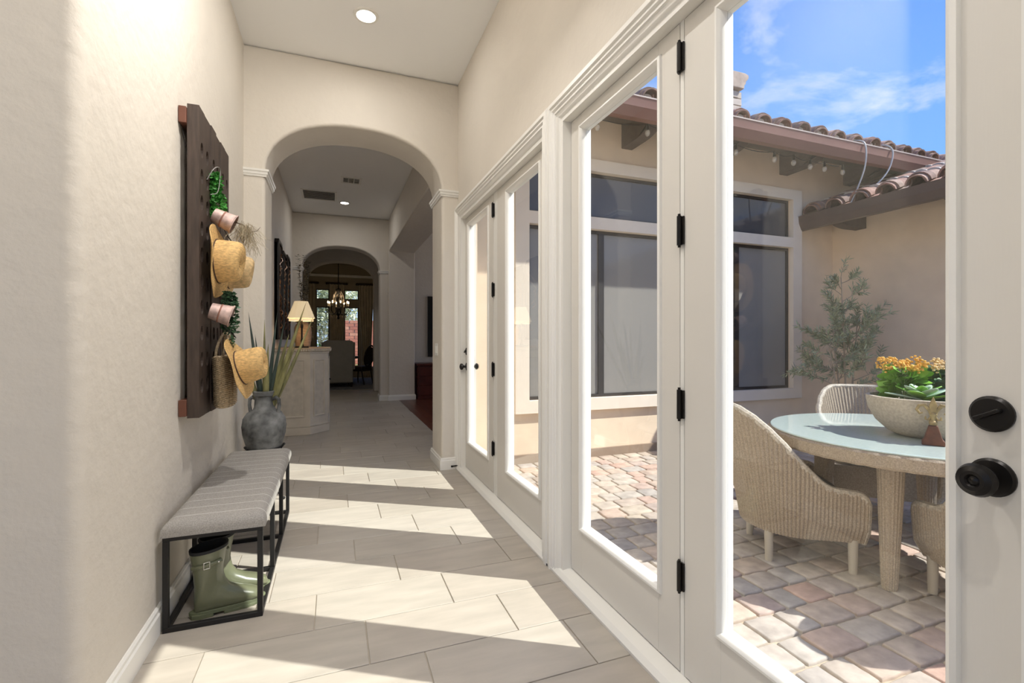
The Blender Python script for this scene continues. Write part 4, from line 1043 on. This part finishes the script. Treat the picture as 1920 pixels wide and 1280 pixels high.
gut = [(EY-.13, EZ-.02), (EY-.12, EZ-.10), (EY-.075, EZ-.185), (EY-.005, EZ-.185), (EY-.005, EZ-.01), (EY-.015, EZ-.01), (EY-.015, EZ-.17), (EY-.07, EZ-.17), (EY-.11, EZ-.09), (EY-.12, EZ-.01), (EY-.135, EZ-.005)]
part('gutter', MB().prism(gut, lambda y, z, b: Vector((b, y, z)), XR+.16, 7.6), SHRINK, roof, 0, True, ang=20, label='reddish brown metal gutter')
part('gutter_lip', MB().box(XR+.16, 7.6, EY-.137, EY-.118, EZ-.012, EZ+.002), M('gutter_lip', (.42, .33, .29), .5), roof, 0, True)
for X in (1.84, 3.05, 4.26, 5.47, 6.68):
    cp = [(FY, EZ-.13), (FY, EZ-.20+.19*0-.02)]
    zt0 = EZ-.115+(FY-EY)*SLP
    cp = [(FY, zt0), (FY, 3.40), (FY-.25, 3.40)]+[(FY-.25-.30*math.sin(PI/2*i/8), 3.40+.115*(1-math.cos(PI/2*i/8))) for i in range(1, 9)]+[(FY-.56, EZ-.115+.05*SLP+.0)]
    part('corbel', MB().prism(cp, lambda y, z, b: Vector((b, y, z)), X, X+.14), DARKWOOD, roof, .004, True, label='dark wooden rafter tail')
rot = Matrix.Rotation(math.atan(SLP), 4, 'X')
def put(parent, me, nm, mat4):
    o = bpy.data.objects.new(nm, me); COL.objects.link(o); o.parent = parent
    o.matrix_local = Matrix.Translation(-Vector(parent.location)) @ mat4
    return o
X = 1.42; ic = 0
while X < 8.6:
    jit = lambda s: random.uniform(-s, s)
    for rw in range(2):
        put(roof, CAPM, 'cap_tile', Matrix.Translation((X+jit(.008), EY-.05+rw*.34+jit(.012), EZ+.035+rw*.34*SLP+jit(.006))) @ rot @ Matrix.Rotation(jit(.04), 4, 'Z'))
        put(roof, PANM, 'pan_tile', Matrix.Translation((X+.15, EY-.03+rw*.34, EZ+.10+rw*.34*SLP)) @ rot @ Matrix.Rotation(PI, 4, 'Y'))
    put(roof, BOOM, 'booster_tile', Matrix.Translation((X+jit(.01), EY-.01+jit(.01), EZ+.055)) @ rot)
    put(roof, CAPMM, 'mortar_bed', Matrix.Translation((X, EY+.02, EZ+.025)) @ rot)
    X += .30; ic += 1
# wing roof
WEX, WEZ = 5.88, 2.87
wing = thing('roof', 'lower clay tile roof with white mortar over the side wall', 'roof', (WEX, 2, WEZ), kind='structure')
WS = math.tan(math.radians(20))
part('deck', MB().prism([(WEX-.01, WEZ-.03), (WEX+4, WEZ-.03+4*WS), (WEX+4, WEZ-.12+4*WS), (WEX-.01, WEZ-.12)], XZ, -3.3, FY), DARKWOOD, wing, 0, True)
gx = [(WEX-(a-EY)*-1 if False else WEX+(a-EY), WEZ+(b_-EZ)) for a, b_ in gut]
part('gutter', MB().prism(gx, XZ, -3.3, FY-.02), M('dark_gutter', (.105, .07, .056), .45, var=.1), wing, 0, True, ang=20, label='dark brown metal gutter')
for Y in (4.15, 2.95, 1.75, .55):
    cp = [(WX, 2.93), (WX, 2.68), (WX-.22, 2.68)]+[(WX-.22-.28*math.sin(PI/2*i/8), 2.68+.10*(1-math.cos(PI/2*i/8))) for i in range(1, 9)]+[(WX-.52, 2.80)]
    part('corbel', MB().prism(cp, XZ, Y, Y+.14), DARKWOOD, wing, .004, True)
rotw = Matrix.Rotation(-PI/2, 4, 'Z') @ Matrix.Rotation(math.atan(WS), 4, 'X')
Y = 4.44; k = 0
while Y > 1.2:
    for rw in range(5):
        put(wing, CAPM, 'cap_tile', Matrix.Translation((WEX-.04+rw*.33+random.uniform(-.01, .01), Y, WEZ+.035+rw*.33*WS+random.uniform(-.004, .006))) @ rotw @ Matrix.Rotation(random.uniform(-.04, .04), 4, 'Z'))
        put(wing, PANM, 'pan_tile', Matrix.Translation((WEX-.02+rw*.33, Y-.15, WEZ+.10+rw*.33*WS)) @ rotw @ Matrix.Rotation(PI, 4, 'Y'))
        if rw: put(wing, CAPMM, 'mortar_bed', Matrix.Translation((WEX-.075+rw*.33, Y, WEZ+.035+rw*.33*WS)) @ rotw @ Matrix.Diagonal((1.08, .55, 1.08, 1)))
    put(wing, BOOM, 'booster_tile', Matrix.Translation((WEX-.0, Y, WEZ+.055)) @ rotw)
    Y -= .30; k += 1
# chimney
STN = M('chimney_stone', (.5, .42, .36), .9, var=.2, vscale=6, bump=.3, rnd=[(.55, .47, .40), (.44, .36, .30), (.60, .50, .44), (.50, .40, .34)])
chm = thing('chimney', 'stone-faced chimney with moulded cap above the tile roof', 'chimney', (6.02, 6.5, 3.86), kind='structure')
part('core', MB().box(-.36, .36, -.36, .36, 0, 1.55), MORTAR, chm)
part('cap', MB().prism([(-.38, 1.55), (.38, 1.55), (.39, 1.62), (.42, 1.64), (.42, 1.68), (.48, 1.74), (.48, 1.80), (.40, 1.82), (-.40, 1.82), (-.48, 1.80), (-.48, 1.74), (-.42, 1.68), (-.42, 1.64), (-.39, 1.62)], XZ, -.46, .46), M('chimney_cap', (.42, .32, .26), .9, var=.2, vscale=8, bump=.3), chm, .015)
smesh = [mesh('stone', MB().box(-w/2, w/2, -.03, .05, -.055, .055), STN, smooth=False) for w in (.15, .21, .27)]
for rr_ in range(13):
    for fc in range(2):
        p = -.38
        while p < .34:
            q = random.randrange(3); w = (.15, .21, .27)[q]
            o = bpy.data.objects.new('stone', smesh[q]); COL.objects.link(o); o.parent = chm
            c = min(p+w/2, .38-w/2+.02)
            o.location = (c, -.365+random.uniform(-.012, .012), .06+.118*rr_) if fc == 0 else (.365+random.uniform(-.012, .012), c, .06+.118*rr_)
            o.rotation_euler = (0, random.uniform(-.03, .03), 0 if fc == 0 else PI/2); bev(o, .008, 1); p += w+.012
part('flue_cap', MB().lathe([(.12, 1.82), (.12, 1.88), (.2, 1.89), (.02, 1.98)], 20), M('verdigris', (.30, .42, .38), .7), chm)
# string lights and cables
def ray(px, py, Y):
    u = (px-960)/890; c, s = Fd.y, Fd.x; k = (s+u*c)/(c-u*s); X = k*Y; d = X*s+Y*c
    return Vector((X, Y, EYE+(637-py)/890*d))
bul = [ray(px, py, 4.08) for px, py in ((1120, 236), (1214, 247), (1300, 270), (1380, 284), (1452, 297), (1488, 303), (1519, 311), (1546, 315), (1580, 321))]
sg = thing('string_lights', 'string of clear glass bulbs strung under the courtyard eave', 'string lights', bul[0]+Vector((0, 0, .06)))
cpts = []
for a, c in zip(bul[:-1], bul[1:]):
    for k in range(5): tt = k/5; cpts.append(a.lerp(c, tt)+Vector((0, 0, .075-.03*math.sin(PI*tt))))
part('cord', MB().tube(cpts, .004, 6), BLACK, sg, 0, True)
BULB = glass('bulb_glass', tint=(.97, .95, .9), f0=.10, dust=.25, dcol=(.9, .88, .82))
for p in bul:
    sk = part('socket', MB().cyl(p+Vector((0, 0, .02)), p+Vector((0, 0, .08)), .016, .012, 12), BLACK, sg, 0, True)
    part('bulb', MB().ell(p+Vector((0, 0, -.012)), .026, .026, .036, 14, 9), BULB, sg, 0, True)
CBL = M('grey_cable', (.42, .42, .42), .5)
c1 = MB().tube(crv([(5.86, 4.02, 3.66), (5.90, 3.86, 3.62), (5.91, 3.80, 3.53), (5.90, 3.80, 3.3), (5.86, 3.86, 3.05), (5.83, 3.94, 2.84)]), .009, 8)
solo('cable', c1, CBL, 'grey cable hanging straight from the upper tiles to the lower gutter', 'cable')
c2 = MB().tube(crv([(6.30, 4.02, 3.66), (6.36, 3.86, 3.63), (6.40, 3.80, 3.54), (6.34, 3.80, 3.33), (6.22, 3.84, 3.16), (6.10, 3.92, 3.04)]), .009, 8)
solo('cable', c2, CBL, 'grey cable bowing from the upper tiles onto the lower tile roof', 'cable')

# =================================================================== PATIO TABLE
TX, TY = 3.12, 1.76
tb = thing('patio_table', 'round woven patio table with pale blue-green glass top', 'table', (TX, TY, GZ))
b = MB(); N = 240
prof = [(.60, .685), (.60, .705), (.715, .712), (.725, .735), (.725, .745), (.60, .745)]
prof = [(.60, .668), (.715, .668), (.724, .680), (.724, .732), (.715, .742), (.60, .742)]
for (rr, z) in prof:
    for i in range(N):
        a = 2*PI*i/N; k = rr+(.0035*(1 if i % 4 < 2 else -1) if rr > .65 else 0); b.v.append(Vector((k*math.cos(a), k*math.sin(a), z)))
for j in range(len(prof)):
    q = (j+1) % len(prof)
    for i in range(N): kk = (i+1) % N; b.f.append((j*N+i, j*N+kk, q*N+kk, q*N+i))
part('woven_rim', b, WICK, tb, ang=25)
part('top_board', MB().lathe([(.61, .715), (.61, .738)], 48), WICKD, tb)
TG = M('table_glass', (.53, .62, .585), .06, var=.05, vscale=60, spec=.8, coat=.3)
part('glass_top', MB().lathe([(.708, .742), (.712, .745), (.712, .750), (.708, .753)], 96), TG, tb, label='pale blue-green glass top')
for k in range(4):
    a = math.radians(199-90*k); c, s = math.cos(a), math.sin(a)
    lb = MB(); N = 40
    for (rr, z, off) in ((.030, 0, .46), (.034, .02, .458), (.058, .60, .43), (.060, .68, .43)):
        for i in range(N): q = 2*PI*i/N; kk = rr+(.002 if i % 2 else -.001); lb.v.append(Vector((off*c+kk*math.cos(q), off*s+kk*math.sin(q), z)))
    for j in range(3):
        for i in range(N): lb.f.append((j*N+i, j*N+(i+1) % N, (j+1)*N+(i+1) % N, (j+1)*N+i))
    lb.f += [tuple(range(N-1, -1, -1)), tuple(range(3*N, 4*N))]
    part('leg', lb, WICK, tb, ang=20)

# =================================================================== WICKER CHAIRS
CUSH = M('seat_cushion', (.075, .065, .055), .9, var=.1, vscale=30); CUSHL = M('seat_cushion_light', (.55, .53, .48), .9)
RIMM = M('wicker_rim', (.47, .41, .33), .7, var=.3, vscale=90, bump=.5, bscale=200)
def wicker_shell():
    b = MB(); NS, NTt = 312, 9
    path = []
    a_, b_, xc, xf = .30, .31, -.02, .25
    L1 = xf-xc; Lc = PI*.305; tot = 2*L1+Lc
    for i in range(NS+1):
        s = tot*i/NS
        if s < L1: p = (xf-s, -b_); nn = (0, -1); w = 0
        elif s < L1+Lc: th = (s-L1)/Lc*PI; p = (xc-a_*math.sin(th), -b_*math.cos(th)); nn = (-math.sin(th), -math.cos(th)); w = math.sin(th)
        else: p = (xc+(s-L1-Lc), b_); nn = (0, 1); w = 0
        e = min(s, tot-s)
        sm = lambda x: x*x*(3-2*x)
        back = sm(min(max((e-.16)/.47, 0), 1))
        top = .445+.035*min(1, e/.28)+.42*back
        if e < .06: top -= .05*(1-math.sqrt(max(0, 1-(1-e/.06)**2)))
        path.append((p, nn, w, top, back))
    z0 = .175
    for skin in (0, 1):
        for j in range(NTt+1):
            t = j/NTt
            for i, (p, nn, w, top, back) in enumerate(path):
                z = z0+(top-z0)*t
                off = .012+(-.035*max(0, 1-t*3))+.12*w*max(0, (z-.38)/.5)**1.2+.02*t
                if skin == 0: off += .0065*abs(math.sin(PI*i/4))
                else: off -= .034-.005*abs(math.sin(PI*i/4))
                b.v.append(Vector((p[0]+nn[0]*off, p[1]+nn[1]*off, z)))
    n1 = NS+1; o2 = n1*(NTt+1)
    for j in range(NTt):
        for i in range(NS):
            b.f.append((j*n1+i, j*n1+i+1, (j+1)*n1+i+1, (j+1)*n1+i)); b.f.append((o2+j*n1+i, o2+(j+1)*n1+i, o2+(j+1)*n1+i+1, o2+j*n1+i+1))
    for i in range(NS):
        e_ = NTt*n1; b.f.append((e_+i, e_+i+1, o2+e_+i+1, o2+e_+i)); b.f.append((i, o2+i, o2+i+1, i+1))
    for j in range(NTt):
        for i in (0, NS): b.f.append((j*n1+i, (j+1)*n1+i, o2+(j+1)*n1+i, o2+j*n1+i))
    top_line = [(b.v[NTt*n1+i]+b.v[o2+NTt*n1+i])/2 for i in range(0, NS+1, 3)]
    front = []
    for i in (0, NS): front.append([(b.v[j*n1+i]+b.v[o2+j*n1+i])/2 for j in range(NTt+1)])
    return b, top_line, front
shell_b, rim_line, fronts = wicker_shell()
SHM = mesh('shell', shell_b, WICK, ang=15)
rb = MB().tube([fronts[0][j] for j in range(len(fronts[0])-1)]+rim_line+[fronts[1][j] for j in range(len(fronts[1])-2, -1, -1)], .020, 8)
RIM = mesh('rim', rb, RIMM)
fb = MB(); NF = 64
for j, z in enumerate((.175, .37)):
    for i in range(NF+1): fb.v.append(Vector((.188+.004*abs(math.sin(PI*i/2.0+.78)), -.29+.58*i/NF, z)))
fb.f = [(i, i+1, NF+2+i, NF+1+i) for i in range(NF)]
fb.box(.165, .186, -.29, .29, .175, .375)
FRT = mesh('front_panel', fb, WICK, ang=15)
SEATM = mesh('seat', MB().prism([(.188, -.285), (.188, .285), (-.02, .285)]+[(-.02-.27*math.sin(PI*i/12), .285*math.cos(PI*i/12)) for i in range(1, 12)]+[(-.02, -.285)], XY, .36, .385), WICKD)
def cush_mesh(mat):
    b = MB(); pts = []
    for i in range(40):
        a = 2*PI*i/40; c, s = math.cos(a), math.sin(a); k = (abs(c)**4+abs(s)**4)**-.25; pts.append(((.182*c*k) if c > 0 else (.255*c*(.35+.65*k*.9)), .262*s*(k if c > 0 else 1)))
    b.v = []
    for sc, z in ((.96, .386), (1, .40), (1, .425), (.94, .44), (.5, .446)):
        b.v += [Vector((p[0]*sc, p[1]*sc, z)) for p in pts]
    for j in range(4):
        for i in range(40): b.f.append((j*40+i, j*40+(i+1) % 40, (j+1)*40+(i+1) % 40, (j+1)*40+i))
    b.f += [tuple(range(39, -1, -1)), tuple(range(160, 200))]
    return mesh('cushion', b, mat, ang=60)
CM1, CM2 = cush_mesh(CUSH), cush_mesh(CUSHL)
LEGM = mesh('leg', MB().cyl((0, 0, 0), (0, 0, .19), .020, .025, 16), M('painted_leg', (.44, .385, .31), .6))
def wchair(x, y, face, label, cm):
    R = thing('wicker_chair', label, 'chair', (x, y, GZ), face, group='wicker chairs around the patio table')
    for nm, me in (('shell', SHM), ('rim', RIM), ('front_panel', FRT), ('seat', SEATM), ('cushion', cm)): part(nm, None, None, R, me=me)
    for lx_, ly_ in ((.20, -.275), (.20, .275), (-.20, -.19), (-.20, .19)):
        o = part('leg', None, None, R, me=LEGM); o.location = (lx_, ly_, 0)
    return R
wchair(2.65, 2.125, math.radians(-32), 'wicker tub chair with dark cushion whose back faces the hallway glass', CM1)
wchair(3.72, 2.33, math.radians(225), 'wicker tub chair behind the planter bowl, facing the hallway', CM2)
wchair(2.985, 1.195, math.radians(60), 'wicker tub chair tucked under the table, nearest the hallway door knob', CM1)

# =================================================================== PLANTER BOWL
PX, PY, PZ = 3.085, 1.665, GZ+.754
CON = M('stone_planter', (.44, .37, .29), .9, var=.16, vscale=80, bump=.4, bscale=90)
bw_ = thing('planter_bowl', 'rough stone-coloured planter bowl on the glass table', 'planter', (PX, PY, PZ))
part('bowl', MB().lathe([(.001, 0), (.13, 0), (.17, .02), (.225, .075), (.258, .14), (.268, .195), (.268, .215), (.25, .217), (.245, .19), (.2, .17), (.001, .17)], 64, caps=False), CON, bw_, ang=50)
part('soil', MB().lathe([(.246, .175), (.246, .182)], 40), M('soil', (.05, .035, .025), .95), bw_)
LG = M('lime_leaf', (.19, .42, .045), .45, var=.3, vscale=14); DG = M('deep_leaf', (.05, .14, .05), .45, var=.3, vscale=14); PLF = M('pale_leaf', (.42, .55, .42), .5, var=.2, vscale=8)
YEL = M('kalanchoe_yellow', (.75, .42, .07), .6, var=.3, vscale=60); YEP = M('kalanchoe_pale', (.72, .52, .25), .6, var=.3, vscale=60)
def kal(x, y, hgt, spread, nst, fm, label):
    R = thing('kalanchoe', label, 'plant', (x, y, PZ+.185))
    lf = MB(); fl = MB(); st = MB()
    for i in range(nst):
        a = random.uniform(0, 2*PI); q = spread*math.sqrt(random.random()); h = hgt*random.uniform(.82, 1.05); p1 = Vector((q*math.cos(a), q*math.sin(a), h)); st.tube([(q*.3*math.cos(a), q*.3*math.sin(a), 0), p1*.6, p1], .0018, 5)
        for k in range(24):
            d = Vector((random.gauss(0, 1), random.gauss(0, 1), random.gauss(.3, .5))).normalized(); c = p1+d*random.uniform(.012, .03)
            fl.ell(c, .0075, .0075, .006, 6, 4)
    for i in range(130):
        a = random.uniform(0, 2*PI); q = spread*random.uniform(.1, .95); z = hgt*random.uniform(.05, .80); d = Vector((math.cos(a), math.sin(a), random.uniform(.0, .7)))
        lf.leaf((q*math.cos(a)*.8, q*math.sin(a)*.8, z), d, random.uniform(.05, .085), random.uniform(.042, .06), up=Vector((random.gauss(0, 1), random.gauss(0, 1), .5)), bend=.25, n=3, fold=.1)
    part('stems', st, LG, R); part('flowers', fl, fm, R, kind='stuff', label='small clustered yellow flowers')
    h_ = len(lf.f)//2
    part('leaves', lf, LG if fm is YEL else DG, R, kind='stuff')
    return R
kal(PX+.03, PY+.12, .215, .11, 17, YEL, 'golden-flowered kalanchoe in the middle of the planter bowl')
kal(PX+.16, PY-.02, .215, .08, 11, YEP, 'pale-flowered kalanchoe at the side of the planter bowl')
ech = thing('rosette_succulent', 'pale and lime rosette succulent spreading at the front of the planter bowl', 'succulent', (PX-.07, PY-.02, PZ+.19))
for i in range(16):
    a = 2.399*i; L = .175-.008*i; up_ = .30+.06*i
    d = Vector((math.cos(a), math.sin(a), up_))
    lb = MB().leaf((0, 0, .01+.003*i), d, L, .088-.003*i, bend=.14, n=6, fold=.10)
    lo = part('leaf', lb, PLF if i % 2 else LG, ech, ang=70); sm = lo.modifiers.new('thick', 'SOLIDIFY'); sm.thickness = .004
# fleur-de-lis finial
RUST = M('rusty_iron', (.12, .042, .022), .8, var=.35, vscale=30, bump=.3); OCH = M('aged_brass', (.30, .22, .10), .6, metal=.3, var=.35, vscale=40)
fx_, fy_ = 2.84, 1.50
fd = thing('fleur_de_lis', 'small fleur-de-lis ornament on a rusty tapered base, on the glass table', 'ornament', (fx_, fy_, PZ), math.radians(-60))
part('base', MB().prism([(-.045, 0), (.045, 0), (.045, .02), (.037, .028), (.017, .098), (-.017, .098), (-.037, .028), (-.045, .02)], XZ, -.028, .028), RUST, fd, .004, label='rusty tapered base')
part('stem', MB().lathe([(.016, .10), (.018, .115), (.010, .125), (.012, .15), (.016, .155), (.010, .165), (.001, .17)], 14), OCH, fd)
part('centre_petal', MB().prism([(0, .245), (-.016, .20), (-.012, .16), (-.006, .12), (.006, .12), (.012, .16), (.016, .20)], XZ, -.008, .008), OCH, fd, .003)
for s in (-1, 1):
    pts = [(s*.004, 0, .130), (s*.012, 0, .17), (s*.032, 0, .200), (s*.054, 0, .196), (s*.064, 0, .174), (s*.052, 0, .155), (s*.040, 0, .160)]
    part('side_petal', MB().tube(pts, [.006, .008, .009, .008, .007, .006, .004], 8), OCH, fd)
    part('lower_curl', MB().tube([(s*.006, 0, .145), (s*.018, 0, .125), (s*.03, 0, .128), (s*.03, 0, .142)], [.005, .006, .005, .003], 8), OCH, fd)

# =================================================================== OLIVE TREE
random.seed(21)
OLX, OLY = 5.64, 3.82
ol = thing('olive_tree', 'slender young olive tree in the courtyard corner', 'tree', (OLX, OLY, GZ))
OLL = M('olive_leaf', (.36, .40, .25), .6, var=.45, vscale=25); OLB = M('olive_bark', (.40, .33, .24), .85, var=.2)
pot = part('pot', MB().lathe([(.13, 0), (.15, .02), (.18, .26), (.19, .28), (.17, .285), (.16, .24), (.01, .23)], 32, caps=False), CON, ol)
fo = MB()
def twig(p, d, L, depth, r):
    pts = [p.copy()]; nseg = 5; dd = d.copy()
    for i in range(nseg):
        kk = .045 if depth == 0 else .12; dd = (dd+Vector((random.gauss(0, kk), random.gauss(0, kk), random.gauss(.06 if depth < 2 else -.02, .10)))).normalized(); p = p+dd*L/nseg; pts.append(p.copy())
    part('branch' if depth else 'trunk', MB().tube(pts, [r*(1-.6*i/nseg) for i in range(nseg+1)], 6), OLB, ol)
    if depth >= 1:
        nl = int(L/.0075)
        for i in range(nl):
            tt = random.uniform(.18 if depth > 1 else .45, 1); q = min(int(tt*nseg), nseg-1); c = pts[q].lerp(pts[q+1], tt*nseg-q)
            s_ = Vector((random.gauss(0, 1), random.gauss(0, 1), random.gauss(0, 1))); s_ = (s_-dd*s_.dot(dd)).normalized()
            fo.leaf(c, dd*.75+s_*.75, random.uniform(.05, .095), random.uniform(.011, .017), up=Vector((random.gauss(0, 1), random.gauss(0, 1), 1)), bend=random.uniform(-.1, .2), n=2)
    return pts, dd
for (tx, ty, dx_, dy_, L, nb_) in ((0, 0, -.02, .0, 2.06, 14), (.03, .02, .12, .02, 1.55, 9), (-.07, .0, -.22, .02, 1.25, 8), (-.03, .03, -.08, .03, 1.5, 6)):
    pts, dd = twig(Vector((tx, ty, .22)), Vector((dx_, dy_, 1)).normalized(), L-.25, 0, .014)
    for k in range(nb_):
        tt = .42+.56*(k+.5)/nb_; q = min(int(tt*5), 4); c = pts[q].lerp(pts[q+1], tt*5-q); a = 2.4*k+random.uniform(-.4, .4)
        Lb = (.60-.42*(tt-.4)/.6)*random.uniform(.75, 1.1)
        p2, d2 = twig(c, Vector((math.cos(a)*1.15, math.sin(a)*.5, .42)).normalized(), Lb, 1, .006)
        for m_ in range(3):
            q2 = 1+m_; twig(p2[q2+1], (d2+Vector((random.gauss(0, .6), random.gauss(0, .4), random.gauss(.1, .4)))).normalized(), Lb*.42, 2, .003)
    twig(pts[-1], Vector((random.gauss(0, .1), 0, 1)), .22, 2, .004)
part('foliage', fo, OLL, ol, kind='stuff')
